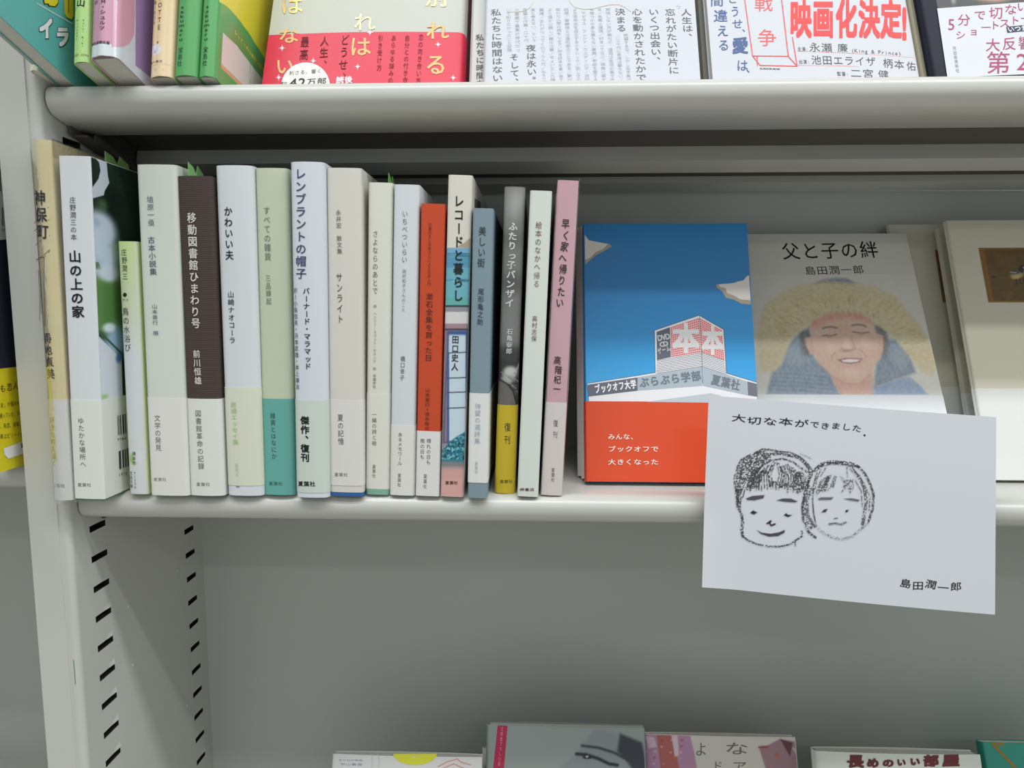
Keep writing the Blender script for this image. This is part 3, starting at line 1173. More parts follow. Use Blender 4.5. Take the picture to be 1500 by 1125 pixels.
# 9 warm grey-white
b = stand((477, 246), (530, 247), 483.5, 532, 727, 130, mat('warm_grey_jacket', (206, 204, 196), 0.5, 0.35, 'fibre'),
          'warm grey hardcover showing a strip of blue board at its foot', bulge=0.45, r=2, hard=True,
          band=(586, 711, mat('pearl_band', (212, 211, 207), 0.42, 0.4)), tail=(2.4, mat('blue_cover_board', (44, 92, 150), 0.5)))
s = b.spine
text(s, 'author_text', [('v', '永井宏 散文集', (496, 307), (498, 373), 8.5)], (92, 92, 86))
text(s, 'title_text', [('v', 'サンライト', (497, 399), (499, 475), 10)], (64, 64, 60))
text(s, 'band_text', [('v', '夏の記憶', (499, 606), (500, 652), 9.5)], (88, 88, 84), 0.34)
text(s, 'publisher_text', [('h', NAT, (490, 695), (510, 695), 6)], (100, 100, 96), 0.34)

# 10 slim ivory
b = stand((537.5, 267), (577, 269), 536.5, 569, 725, 128, mat('pale_ivory_jacket', (210, 211, 200), 0.5, 0.35, 'fibre'),
          'slim ivory book with a thin sea green strip at its foot', bulge=0.27, r=2.2, hard=True,
          band=(576.5, 716, mat('ivory_band', (213, 213, 204), 0.45, 0.4)), tail=(3.2, mat('sea_green_board', (122, 168, 150), 0.5)))
s = b.spine
text(s, 'title_text', [('v', 'さよならのあとで', (550, 337), (549.5, 432), 9)], (104, 108, 98))
text(s, 'author_text', [('v', '詩 ヘンリー・スコット・ホランド 絵 高橋和枝', (549.5, 446), (548.5, 569), 5)], (112, 116, 106))
text(s, 'band_text', [('v', '一編の詩と絵', (548.5, 603), (548.5, 653), 7.5)], (104, 106, 98), 0.34)
text(s, 'publisher_text', [('v', NAT, (548.3, 680), (548, 700), 5.5)], (104, 106, 98), 0.34)
b.slip(12, 8, 18, (96, 152, 76), 2)

# 11 white laid paper
b = stand((577.5, 271), (614.5, 271), 570, 608, 726, 128, mat('white_laid_paper', (206, 212, 216), 0.45, 0.4, 'laid'),
          'white book of faintly lined paper left of the orange book', bulge=0.36, r=2, band=(623, None, BANDC))
s = b.spine
text(s, 'title_text', [('v', 'いちべついらい', (593.5, 308), (592.5, 386), 9)], (110, 114, 112))
text(s, 'subtitle_text', [('v', '田村和子さんのこと', (592.5, 394), (591, 457), 6)], (124, 128, 128))
text(s, 'author_text', [('v', '橋口幸子', (590.5, 521), (589, 558), 7.5)], (80, 84, 84))
text(s, 'band_text', [('v', 'あるメモワール', (586.5, 633), (586, 682), 7)], (92, 94, 88), 0.34)
text(s, 'publisher_text', [('v', NAT, (585.5, 693), (585, 713), 5.5)], (92, 94, 88), 0.34)

# 12 orange
b = stand((616.5, 299), (653, 299), 609, 643, 727, 128, mat('burnt_orange_cover', (190, 72, 38), 0.5, 0.35, 'fibre'),
          'burnt orange book with white band', bulge=0.14, r=1.0, band=(631.5, None, mat('white_orange_book_band', (214, 214, 212), 0.45, 0.4)))
s = b.spine
text(s, 'subtitle_text', [('v', '古書店主とお客さんによる古本入門', (630, 326), (628.5, 419), 5.5)], (118, 48, 30))
text(s, 'title_text', [('v', '漱石全集を買った日', (629.5, 429), (627.5, 530), 11.5)], (72, 34, 26))
text(s, 'author_text', [('v', '山本善行×清水裕也', (626.5, 568), (625.5, 631), 7.5)], (92, 40, 28))
text(s, 'band_text', [('v', '晴れの日も', (628.5, 642), (627.5, 681), 7), ('v', '雨の日も', (619, 642), (618.5, 673), 7)], (86, 84, 82), 0.34)
text(s, 'publisher_text', [('v', NAT, (623.3, 694), (622.7, 716), 5.5)], (92, 90, 88), 0.34)

# 13 painted spine
b = stand((656, 257), (693, 257), 645, 679, 728, 132, mat('cream_painting_jacket', (208, 206, 194), 0.4, 0.4),
          'cream book whose spine is painted with sea, window and blue bush', bulge=0.23, r=1.6)
s = b.spine
A = Art(s, -b.w / 2 + 0.2, b.w / 2 - 0.2, 0.3, b.h - 0.5, 0.42, (208, 206, 194))
X0, X1 = 640, 700


def rect(y0, y1, c, x0=X0, x1=X1, soft=1.2, al=1.0, m=None):
    A.poly([(x0, y0), (x1, y0), (x1, y1), (x0, y1)], c, soft, al, m)


rect(363, 372, (116, 162, 190))
rect(370, 452, (104, 168, 182))
rect(371, 376, (48, 92, 130))
rect(377, 392, (78, 138, 172), al=0.8)
A.poly([(668, 362), (680, 356), (688, 349), (700, 345), (700, 364)], (168, 150, 128), 1)
for i in range(46):
    y = 374 + (i * 37 % 74)
    c = [(60, 120, 160), (140, 196, 204), (66, 142, 152), (36, 84, 116), (126, 190, 190)][i % 5]
    x = 646 + (i * 53 % 44)
    A.line([(x - 9, y), (x + 8, y + (i % 3) - 1)], c, 2.2, 1.6, 0.65)
rect(436, 447, (88, 168, 150), al=0.6)
rect(447, 450, (52, 56, 64))
rect(450, 457, (140, 140, 148))
rect(457, 474, (204, 204, 202))
rect(474, 481, (156, 128, 140))
rect(481, 485, (70, 64, 74))
rect(484, 690, (134, 116, 132))
rect(485, 650, (56, 88, 140), 655, 700)
rect(490, 516, (150, 176, 202), 657, 682)
rect(492, 646, (188, 206, 216), 658, 682)
rect(484, 640, (96, 84, 110), 684, 700, al=0.8)
for y in (516, 553, 574, 597):
    A.line([(655, y + 1), (684, y)], (62, 70, 86), 1.6, 1)
A.line([(657, 486), (653, 560), (650, 648)], (84, 84, 112), 1.8, 1)
A.line([(650, 648), (664, 646)], (84, 84, 112), 1.8, 1)
rect(650, 692, (146, 140, 146))
A.poly([(646, 676), (648, 660), (658, 648), (668, 640), (682, 632), (682, 678)], (52, 122, 138), 2)
rnd = random.Random(8)
for i in range(240):
    t = rnd.random()
    x = 647 + 33 * t
    y = 672 - rnd.random() * (12 + 26 * t)
    A.blob((x, y), rnd.uniform(1, 2.6), rnd.uniform(1, 2.4), rnd.choice([(36, 108, 130), (84, 164, 176), (24, 66, 84), (120, 186, 194), (30, 88, 104)]), 0.34)
rect(676, 683, (120, 120, 120), al=0.8)
rect(686, 740, (206, 160, 152), soft=6)
for i in range(14):
    A.line([(646 + i * 2.6, 684), (645 + i * 2.6, 700)], (172, 140, 138), 1, 1, 0.5)
A.done('spine_painting', 0.05, 0.45)
text(s, 'title_text', [('v', 'レコードと暮らし', (672.5, 285), (671, 443), 16, 0.018)], (34, 36, 40))
text(s, 'author_text', [('v', '田口史人', (667.5, 491), (666, 544), 11, 0.012)], (30, 32, 38))
text(s, 'publisher_text', [('h', NAT, (652, 707), (671, 707), 5.5, 0.01)], (54, 44, 44))
patch(b.right, 'cover_print', [(695, 290), (704, 296), (704, 340), (695, 340)], (96, 100, 96), 0.1)

# 14 grey-blue
b = stand((692.5, 305.5), (723, 305.5), 684.5, 714, 730, 118, mat('grey_blue_laid_cover', (124, 144, 154), 0.6, 0.3, 'laid', var=0.0),
          'grey blue book with a wide white band sitting above its foot', bulge=0.18, r=1.6, band=(576, 707, mat('bright_white_band', (214, 216, 214), 0.45, 0.4)))
s = b.spine
text(s, 'title_text', [('v', '美しい街', (707, 331), (704.5, 393), 12, 0.004)], (54, 62, 66))
text(s, 'author_text', [('v', '尾形亀之助', (705, 422), (703, 477), 9.5, 0.004)], (52, 60, 64))
text(s, 'band_text', [('v', '待望の選詩集', (700, 590), (699, 651), 9.5)], (160, 172, 184), 0.34)
text(s, 'publisher_text', [('v', NAT, (698, 676), (697.5, 694), 5)], (166, 174, 182), 0.34)

# 15 photograph spine, yellow band
b = stand((739.5, 274), (769, 274), 723.5, 755, 723, 120, mat('grey_photo_jacket', (112, 112, 110), 0.4, 0.4),
          'grey photographic book with white title and yellow band', bulge=0.59, r=2.4, hard=True, band=(593, None, mat('mustard_yellow_band', (202, 178, 44), 0.4, 0.4)))
s = b.spine
z1 = s.uv(740, 592)[1]
A = Art(s, -b.w / 2 + 0.1, b.w / 2 - 0.1, z1, b.h - 0.5, 0.42, (128, 128, 125))
A.blob((756, 300), 20, 34, (158, 158, 154), 0.9)
A.blob((750, 350), 30, 22, (98, 98, 95), 0.9, 0.7)
A.blob((750, 415), 26, 26, (86, 86, 84), 0.9, 0.8)
A.blob((745, 475), 22, 30, (134, 134, 131), 0.9, 0.8)
A.blob((746, 518), 40, 20, (60, 60, 60), 0.9, 0.9)
A.poly([(725, 524), (770, 524), (770, 600), (725, 600)], (62, 62, 62), 10)
A.blob((748, 545), 15, 12, (200, 200, 196), 0.6)
A.blob((744, 555), 14, 9, (168, 168, 164), 0.6)
A.line([(763, 528), (757, 542)], (176, 176, 172), 3, 2)
for i in range(22):
    x, y = 734 + (i * 17 % 26), 545 + (i * 29 % 32)
    A.line([(x, y), (x + 6, y + 4)], (110, 110, 108) if i % 2 else (190, 190, 186), 1.6, 1, 0.6)
A.poly([(726, 556), (733, 558), (743, 563), (751, 573), (756, 596), (726, 596)], (108, 106, 102), 1.5)
A.line([(728, 555), (736, 558), (745, 564), (752, 574), (757, 592)], (34, 34, 34), 1.8, 1)
A.done('spine_photo', 0.05, 0.4)
text(s, 'title_text', [('v', 'ふたりっ子バンザイ', (752, 325), (746, 451), 14, 0.02)], (222, 222, 218))
text(s, 'author_text', [('v', '石亀泰郎', (747, 481), (745.5, 519), 9.5, 0.012)], (214, 214, 210))
text(s, 'band_text', [('v', '復', (743.7, 618), (743.5, 633), 10), ('v', '刊', (743.3, 637), (743, 651), 10)], (52, 48, 28), 0.34)
text(s, 'publisher_text', [('h', NAT, (732, 705), (751, 705), 5.5)], (62, 56, 30), 0.34)

# 16 off-white, maroon lettering
b = stand((775.5, 281), (810, 279), 758, 788, 728, 125, mat('mint_white_cover', (206, 214, 206), 0.42, 0.4, 'fibre'),
          'off-white book with maroon lettering and no band, beside the pink book', bulge=0.14, r=1.6)
s = b.spine
text(s, 'title_text', [('v', '絵本のなかへ', (789.5, 324), (786.5, 397), 10)], (112, 74, 84))
text(s, 'title_text', [('v', '帰る', (786.5, 398), (785.5, 422), 10)], (140, 108, 118))
text(s, 'author_text', [('v', '高村志保', (783.5, 462), (782, 501), 8.5)], (104, 78, 84))
text(s, 'publisher_text', [('h', '岬書店', (761, 717), (783, 717), 5, 0.01)], (96, 50, 62))

# 17 pink in plastic
b = stand((817.5, 265), (847.5, 265), 792, 823.5, 726, 125, mat('dusty_pink_cover', (196, 158, 168), 0.45, 0.4, 'fibre'),
          'dusty pink book in plastic, last standing book at the right end of the row', bulge=0.3, r=0.8, band=(589, None, mat('rosy_white_band', (208, 200, 198), 0.45, 0.4)))
s = b.spine
random.seed(9)
text(s, 'title_text', [('v', '早く家へ帰りたい', (829.5, 320), (820.5, 452), 12.5, 0.01, 0.14)], (48, 38, 44))
text(s, 'author_text', [('v', '高階杞一', (818, 521), (814.5, 577), 11.5, 0.01, 0.12)], (48, 38, 44))
text(s, 'band_text', [('v', '復', (814, 614), (813.7, 626), 7.5), ('v', '刊', (813.5, 631), (813, 642), 7.5)], (92, 86, 86), 0.34)
text(s, 'publisher_text', [('v', NAT, (810.3, 685), (809.5, 706), 5.5)], (92, 86, 86), 0.34)
b.wrap(1.0, 7)


# ------------------------------------------------------------------ face-out books
def face(TL, TR, Yb, ang, th, cover, label, zb=SHELF_Z, band=None, width=None, seat=None, **k):
    """A face-out book leaning back ang degrees from foot line Yb; its head corners are measured."""
    A = math.radians(ang)
    lift = (math.sin(A - (seat or 0)) * th)
    z0 = zb + lift + 0.05
    lo, hi = 60.0, 320.0
    for _ in range(50):
        h = (lo + hi) / 2
        Y = Yb + h * math.sin(A)
        z = z0 + h * math.cos(A)
        zr = at_y(TL[0], TL[1], Y)[2]
        if z > zr:
            hi = h
        else:
            lo = h
    Y = Yb + h * math.sin(A)
    x0 = at_y(*TL, Y)[0]
    x1 = x0 + width if width else at_y(*TR, Y)[0]
    if TL[0] is not None and width and TR is not None and TR[0] < 0:
        x1 = at_y(-TR[0], TR[1], Y)[0]
        x0 = x1 - width
    bd = None
    if band:
        # where the measured band edges fall on the leaning cover
        def t_of(py):
            r = ray((TL[0] + 60), py)
            n = np.array([0, math.cos(A), -math.sin(A)])
            p0 = np.array([0, Yb, z0])
            q = r * ((p0 @ n) / (r @ n)) - p0
            return q @ np.array([0, math.sin(A), math.cos(A)])
        bd = (0.02 if band[1] is None else t_of(band[1]), t_of(band[0]), band[2])
    return lean(x0, x1, Yb, z0, ang, h, th, cover, label, band=bd, **k)


def C3(x, y):
    return (830 + x / 4.327, 300 + y / 4.327)


def C4(x, y):
    return (830 + x / 4.017, 500 + y / 4.017)


# blue book: two further copies behind it, then the front copy
BLUE = mat('glossy_sky_blue_cover', (58, 150, 208), 0.3, 0.4, coat=0.1)
BACKCOPY = mat('cover_of_copy_behind', (206, 204, 196), 0.4, 0.4)
Yb = at_z(990, 706, SHELF_Z + 3)[1]
for i, (dx, lab) in enumerate(((5, 'copy directly behind the blue cover, only its left edge showing'), (10, 'rearmost copy behind the blue cover, at the pink book side'))):
    c = face((855 - dx, 331 + 2 * i), (1088, 331), Yb + 11 + 7.2 * i, 17.6, 6.2, BACKCOPY, lab,
             group='copies stacked behind the blue cover')
b = face((855, 328), (1094, 328), Yb, 17.6, 9.0, BLUE, 'blue sky covered book with drawn shop building and orange band, shown face out', r=0.6,
         band=(588, None, mat('orange_band', (210, 74, 38), 0.35, 0.4)))
s = b.face
zb = s.uv(900, 590)[1]
A = Art(s, b.r + 0.1, b.dep - 0.15, zb, b.h - 0.2, 1.6, (40, 128, 190))
g = np.clip((A.B - zb) / (b.h - zb), 0, 1)
A.mixin(np.clip(1 - g * 1.6, 0, 1), (52, 164, 222))
A.done('cover_sky', 0.03, 0.3, 0.1)
WG = (226, 228, 232)
patch(s, 'cloud_print', [C3(105, 190), C3(140, 225), C3(215, 240), C3(270, 248), C3(287, 265), C3(240, 292), C3(190, 318), C3(150, 350), C3(108, 380)], (176, 168, 150), 0.10)
patch(s, 'cloud_print', [C3(105, 190), C3(140, 225), C3(215, 240), C3(262, 250), C3(230, 280), C3(185, 300), C3(150, 335), C3(108, 350)], (226, 222, 214), 0.14)
patch(s, 'cloud_print', [C3(948, 505), C3(1060, 495), C3(1085, 486), C3(1120, 478), C3(1142, 452), C3(1156, 448), C3(1168, 632), C3(1110, 628), C3(1055, 600), C3(1010, 590), C3(985, 548), C3(950, 525)], (176, 168, 150), 0.10)
patch(s, 'cloud_print', [C3(965, 505), C3(1060, 497), C3(1085, 488), C3(1120, 480), C3(1142, 454), C3(1156, 448), C3(1166, 605), C3(1100, 600), C3(1060, 575), C3(1015, 560), C3(1010, 530), C3(970, 520)], (226, 222, 214), 0.14)
patch(s, 'building_outline', [C4(118, 248), C4(522, 183), C3(554, 795), C3(838, 699), C3(997, 788), C4(942, 186), C4(1122, 240), C4(1124, 330), (1109, 590), (862.5, 590)], (90, 96, 104), 0.16)
patch(s, 'building_wall', [C4(122, 250), C4(524, 186), C3(558, 798), C3(838, 703), C3(993, 792), C4(938, 189), C4(1120, 244), C4(1122, 328), (1108, 590), (863, 590)], WG, 0.20)
patch(s, 'awning_shadow', [C4(470, 356), C4(845, 306), C4(905, 318), C4(905, 362)], (184, 196, 202), 0.24)
patch(s, 'sign_panel', [C3(570, 806), C3(655, 776), C3(660, 966), C3(572, 986)], (98, 104, 116), 0.24)
L4 = [C3(658, 776), C3(838, 716), C3(850, 936), C3(662, 968)]
R4 = [C3(843, 716), C3(984, 796), C3(1000, 986), C3(855, 936)]
for Q4, nx_ in ((L4, 15), (R4, 12)):
    patch(s, 'sign_panel', Q4, (236, 196, 196), 0.24)
    P = [s.uv(*p) for p in Q4]
    V, F = [], []
    for j in range(15):
        for i in range(nx_):
            u, v = (i + 0.5) / nx_, (j + 0.5) / 15
            c = (P[0] * (1 - u) + P[1] * u) * (1 - v) + (P[3] * (1 - u) + P[2] * u) * v
            o = len(V)
            V += [c + q for q in ((-.42, -.42), (.42, -.42), (.42, .42), (-.42, .42))]
            F.append((o, o + 1, o + 2, o + 3))
    tag(s.put('dot_pattern', V, F, ink((206, 72, 72)), 0.27), kind='stuff')
lines(s, 'sign_edge', [[C3(840, 706), C3(855, 936), C3(862, 1130)]], (90, 94, 102), 0.3, 0.3)
for p0, p1, p2, p3 in ((C3(572, 990), C3(853, 940), C3(857, 1028), C3(570, 1075)), (C3(857, 940), C3(1000, 988), C3(1010, 1080), C3(860, 1028))):
    for i in range(9):
        t = i / 8.5
        a = (p0[0] * (1 - t) + p3[0] * t, p0[1] * (1 - t) + p3[1] * t)
        c = (p1[0] * (1 - t) + p2[0] * t, p1[1] * (1 - t) + p2[1] * t)
        lines(s, 'siding_line', [[a, c]], (104, 106, 110), 0.32, 0.27)
patch(s, 'fascia_panel', [C4(418, 212), C4(800, 148), C4(800, 262), C4(418, 291)], (168, 182, 190), 0.27)
patch(s, 'fascia_panel', [C4(802, 148), C4(1062, 236), C4(1066, 318), C4(802, 262)], (168, 182, 190), 0.27)
patch(s, 'fascia_panel', [C4(124, 256), C4(417, 213), C4(417, 291), C4(126, 326)], (102, 106, 118), 0.27)
patch(s, 'fascia_panel', [C4(1063, 236), C4(1119, 250), C4(1121, 326), C4(1067, 318)], (110, 114, 126), 0.27)
text(s, 'sign_text', [('h', 'ブックオフ大学', C4(163, 284), C4(410, 251), 14, 0.03)], (236, 238, 240), 0.34)
text(s, 'sign_text', [('h', 'ぶらぶら学部', C4(425, 247), C4(792, 202), 16, 0.03)], (112, 124, 136), 0.34)
text(s, 'sign_text', [('h', '夏葉社', C4(850, 224), C4(1022, 264), 17, 0.03)], (112, 122, 132), 0.34)
text(s, 'sign_text', [('h', 'DVD', C3(578, 846), C3(652, 832), 12, 0.03), ('h', 'CD', C3(590, 888), C3(640, 877), 10, 0.03), ('h', 'ゲーム', C3(576, 932), C3(656, 908), 10, 0.02)], (206, 208, 212), 0.34)
for c, w_, h_ in ((C3(755, 850), 42, 47), (C3(924, 862), 34, 46)):
    text(s, 'sign_text', [('c', '本', c, w_, h_, 0.034)], (226, 226, 226), 0.36)
text(s, 'band_text', [('h', 'みんな、', (890, 640), (934, 640), 9.5, 0.01), ('h', 'ブックオフで', (890, 658), (965, 658), 9.5, 0.01), ('h', '大きくなった', (890, 677), (965, 677), 9.5, 0.01)],
     (242, 226, 214), 0.55)

# portrait book
PALE = mat('pale_grey_white_cover', (206, 206, 196), 0.5, 0.35)
b = face((1074, 343), (1327, 343), 448, 27.5, 5.5, PALE, 'book with a painted smiling person in a fur hood, partly behind the card',
         band=(578, None, mat('white_glossy_band', (216, 220, 222), 0.4, 0.4)), bow=0.0)
s = b.face
text(s, 'title_text', [('h', '父と子の絆', (1144, 369), (1287, 366), 27, 0.004)], (22, 22, 24), 0.12)
text(s, 'author_text', [('h', '島田潤一郎', (1178, 397), (1266, 395), 14, 0.002)], (62, 60, 58), 0.12)


def P5(x, y):
    return (1110 + x / 5.357, 400 + y / 5.357)


a0 = s.uv(1107, 579)
a1 = s.uv(1384, 579)
top = s.uv(1200, 402)
A = Art(s, a0[0] - 2, b.dep - 0.4, a0[1] + 0.3, top[1], 0.55, (206, 206, 196))
nz = A.noise(.35, .9, 4)
nz2 = A.noise(.8, .5, 6)
# jacket
A.poly([P5(70, 950), P5(110, 780), P5(180, 720), P5(240, 560), P5(360, 440), P5(430, 660), P5(560, 760), P5(650, 960)], (108, 132, 158), 5)
A.poly([P5(160, 640), P5(330, 560), P5(430, 680), P5(300, 740)], (146, 162, 176), 14, 0.6)
for i in range(11):
    y = 770 + i * 16
    A.line([P5(110 - i, y), P5(300, y + 6), P5(520 + i * 8, y + 30)], (90, 116, 146) if i % 2 else (148, 168, 188), 1.6, 2.5, 0.45)
A.poly([P5(900, 950), P5(930, 700), P5(990, 520), P5(1080, 520), P5(1190, 640), P5(1240, 780), P5(1140, 820), P5(960, 900)], (108, 128, 150), 5)
A.blob(P5(1110, 660), 16, 26, (140, 154, 170), 0.9, 0.8)
A.poly([P5(900, 955), P5(930, 890), P5(1130, 815), P5(1200, 820), P5(1270, 880), P5(1340, 955)], (128, 154, 190), 3)
A.line([P5(940, 890), P5(1050, 850), P5(1140, 812)], (190, 160, 140), 1.2, 1.4, 0.7)
A.poly([P5(880, 955), P5(900, 820), P5(925, 955)], (150, 168, 200), 3)
# dark hair lining
A.poly([P5(330, 470), P5(400, 430), P5(440, 560), P5(430, 660), P5(350, 640), P5(330, 560)], (84, 92, 96), 5)
A.poly([P5(880, 400), P5(960, 410), P5(1010, 460), P5(1030, 560), P5(1000, 680), P5(950, 560)], (84, 90, 92), 5)
# neck and face
A.poly([P5(560, 780), P5(900, 780), P5(900, 955), P5(650, 955), P5(590, 860)], (214, 160, 144), 4)
A.blob(P5(760, 850), 34, 8, (204, 136, 122), 0.9, 0.7)
A.poly([P5(370, 510), P5(420, 500), P5(440, 640), P5(410, 640), P5(380, 570)], (214, 164, 144), 3)
A.poly([P5(930, 470), P5(985, 490), P5(985, 600), P5(960, 680), P5(930, 690)], (212, 160, 140), 3)
A.poly([P5(410, 440), P5(430, 350), P5(560, 300), P5(820, 300), P5(905, 380), P5(940, 500), P5(940, 680), P5(890, 790), P5(800, 870), P5(700, 870), P5(580, 800), P5(470, 700), P5(430, 600)], (216, 174, 152), 4)
A.poly([P5(400, 430), P5(440, 340), P5(560, 300), P5(820, 300), P5(910, 400), P5(860, 380), P5(700, 350), P5(560, 370), P5(460, 430)], (208, 132, 108), 8, 0.9)
A.blob(P5(570, 580), 14, 12, (224, 190, 168), 0.9)
A.blob(P5(845, 550), 14, 12, (224, 190, 170), 0.9)
A.blob(P5(700, 560), 9, 18, (226, 194, 172), 0.9)
A.blob(P5(735, 780), 22, 12, (228, 192, 168), 0.9)
A.blob(P5(640, 440), 20, 8, (214, 158, 130), 0.9, 0.7)
A.blob(P5(690, 610), 14, 4, (172, 116, 104), 0.9, 0.8)
A.line([P5(655, 590), P5(680, 612), P5(720, 606), P5(755, 600)], (150, 100, 92), 1.2, 1.6, 0.7)
A.line([P5(730, 500), P5(752, 560), P5(765, 600)], (186, 138, 120), 1.8, 2.5, 0.8)
for q in ([(510, 435), (540, 425), (580, 422), (620, 432)], [(740, 412), (780, 404), (820, 408), (850, 420)]):
    A.line([P5(*p) for p in q], (92, 90, 90), 2.4, 1.8, 0.85)
for q in ([(505, 495), (540, 488), (580, 492), (620, 480)], [(745, 462), (790, 468), (830, 470), (870, 466)]):
    A.line([P5(*p) for p in q], (112, 78, 72), 1.8, 1.4, 0.9)
A.blob(P5(565, 500), 10, 3.2, (178, 128, 112), 0.9, 0.7)
A.blob(P5(805, 478), 10, 3.2, (178, 128, 112), 0.9, 0.7)
A.line([P5(590, 690), P5(580, 660), P5(610, 620)], (190, 126, 112), 1.8, 2, 0.7)
A.line([P5(850, 660), P5(835, 630), P5(800, 600)], (190, 126, 112), 1.8, 2, 0.7)
A.poly([P5(620, 680), P5(700, 664), P5(825, 670), P5(800, 700), P5(730, 716), P5(660, 704)], (150, 92, 88), 2)
A.poly([P5(655, 684), P5(720, 674), P5(805, 680), P5(780, 696), P5(720, 703), P5(670, 696)], (238, 232, 222), 1.5)
A.line([P5(650, 725), P5(720, 735), P5(790, 722)], (206, 146, 130), 1.6, 2.5, 0.7)
A.line([P5(470, 710), P5(590, 810), P5(700, 870), P5(800, 872), P5(880, 800)], (200, 134, 120), 2, 3, 0.6)
# fur hood
fur = [P5(20, 700), P5(0, 560), P5(20, 380), P5(60, 250), P5(200, 150), P5(360, 90), P5(520, 70), P5(760, 80), P5(920, 110), P5(1080, 190), P5(1200, 330),
       P5(1290, 450), P5(1350, 560), P5(1410, 700), P5(1370, 800), P5(1290, 770), P5(1210, 680), P5(1150, 590), P5(1060, 490), P5(960, 420), P5(880, 350), P5(780, 300),
       P5(650, 290), P5(520, 320), P5(420, 380), P5(340, 450), P5(260, 500), P5(220, 600), P5(180, 700), P5(120, 770), P5(40, 770)]
A.poly([P5(430, 90), P5(500, 55), P5(610, 38), P5(700, 42), P5(770, 80), P5(700, 110), P5(500, 100)], (118, 122, 150), 4)
A.poly(fur, (198, 184, 132), 7)
A.poly(fur, (216, 200, 160), 7, 0.8, np.clip(nz * 2 - 0.6, 0, 1))
rnd = random.Random(2)
for i in range(330):
    t = rnd.random()
    ang = math.pi * (1.02 - 1.05 * t)
    rr = rnd.uniform(0.86, 1.13)
    cx, cy = 690 + 560 * rr * math.cos(ang), 640 - 440 * rr * math.sin(ang) * (1.0 if rr > 1 else 0.96)
    dx, dy = math.cos(ang) * 46 + rnd.uniform(-16, 16), -math.sin(ang) * 36 + rnd.uniform(-12, 22)
    c = rnd.choice([(176, 160, 96), (214, 198, 150), (222, 208, 176), (160, 144, 84), (196, 180, 120), (206, 184, 160), (190, 168, 110)])
    A.line([P5(cx - dx * .6, cy - dy * .6), P5(cx + dx * .6, cy + dy * .6)], c, rnd.uniform(1.2, 3), 2.2, 0.42)
for i in range(24):
    x = 400 + i * 24
    A.line([P5(x, 330 - abs(i - 12) * -3.2 - 40), P5(x + rnd.uniform(-20, 20), 345 + abs(i - 12) * 3.2 - 30)], (164, 150, 96) if i % 2 else (206, 192, 150), 1.8, 1.6, 0.6)
A.poly([P5(0, 480), P5(200, 500), P5(220, 600), P5(150, 760), P5(20, 770)], (196, 178, 146), 10, 0.55)
A.poly([P5(1180, 500), P5(1330, 560), P5(1400, 720), P5(1340, 800), P5(1220, 690)], (206, 188, 150), 10, 0.55)
A.mixin(0.18 + nz2 * 0.22, (226, 222, 212))
A.done('cover_painting', 0.1, 0.5)

# three copies of the bird book
BIRD = mat('parchment_cover', (206, 202, 182), 0.5, 0.35, 'fibre')
BIRDB = mat('white_bird_book_band', (216, 218, 214), 0.35, 0.4)


def bird(b, q, full):
    s = b.face
    p0, p1, p2, p3 = q
    P = [s.uv(*p) for p in q]
    a0, a1 = min(p[0] for p in P), max(p[0] for p in P)
    b0, b1 = min(p[1] for p in P), max(p[1] for p in P)
    A = Art(s, a0, min(a1, b.dep - 0.5), b0, b1, 0.5, (108, 88, 56))
    n1, n2 = A.noise(.5, .5, 3), A.noise(.15, .25, 8)
    A.mixin(n1 * 0.45, (84, 66, 42))
    A.mixin(np.clip(n2 - .4, 0, 1) * 0.6, (132, 116, 60))
    e = np.minimum(np.minimum(A.A - a0, A.B - b0), b1 - A.B)
    A.mixin(np.clip(1 - e / 1.6, 0, 1) * (0.55 + 0.45 * n1), (170, 138, 66))
    e = A.A - a0
    A.mixin(np.clip(1 - abs(e - 2.6) / 1.6, 0, 1) * 0.8, (168, 104, 48))
    if full:
        def B7(x, y):
            return (1420 + x / 9.375, 340 + y / 9.375)
        A.blob(B7(335, 615), 5, 3, (62, 58, 40), 0.8, 0.8)
        A.line([B7(400, 612), B7(500, 605)], (90, 74, 54), 1.6, 1.5)
        A.blob(B7(650, 590), 13, 6, (176, 164, 112), 0.5, 0.95, 0.15)
        A.blob(B7(640, 620), 10, 4, (196, 176, 120), 0.6, 0.8, 0.15)
        A.blob(B7(620, 555), 12, 4, (84, 86, 80), 0.6, 0.9, 0.1)
        A.blob(B7(740, 510), 9, 7, (58, 54, 64), 0.4)
        A.blob(B7(760, 490), 3.5, 2, (214, 208, 206), 0.4)
        A.blob(B7(810, 560), 9, 8, (196, 186, 140), 0.5)
        A.blob(B7(850, 500), 6, 5, (52, 50, 58), 0.5)
        for x in (640, 690, 740):
            A.line([B7(x, 650), B7(x + 8, 700), B7(x + 30, 712)], (40, 34, 38), 1.2, 1)
        A.line([B7(560, 550), B7(640, 560)], (190, 190, 180), 1.2, 1)
    A.done('cover_painting', 0.1, 0.5)


bA = face((1301, 329), None, 478, 20.5, 4.0, BIRD, 'rear copy of the bird book, its tan cover strip right of the portrait book',
          width=126, band=(567, None, BIRDB), group='copies of the bird painting book')
bird(bA, [(1369, 366), (1393, 366), (1393, 443), (1381, 443)], False)
bB = face((1373, 334), None, 467, 21, 4.5, BIRD, 'middle copy of the bird book, a narrow edge left of the front copy',
          width=126, band=(576, None, BIRDB), group='copies of the bird painting book')
bC = face((1386, 323), None, at_z(1480, 703, SHELF_Z + 2)[1] - 1, 21.5, 5.5, BIRD, 'front copy of the bird painting book at the right edge of the picture',
          width=128, band=(569, None, BIRDB), group='copies of the bird painting book')
bird(bC, [(1433, 363), (1600, 363), (1600, 443), (1450, 443)], True)

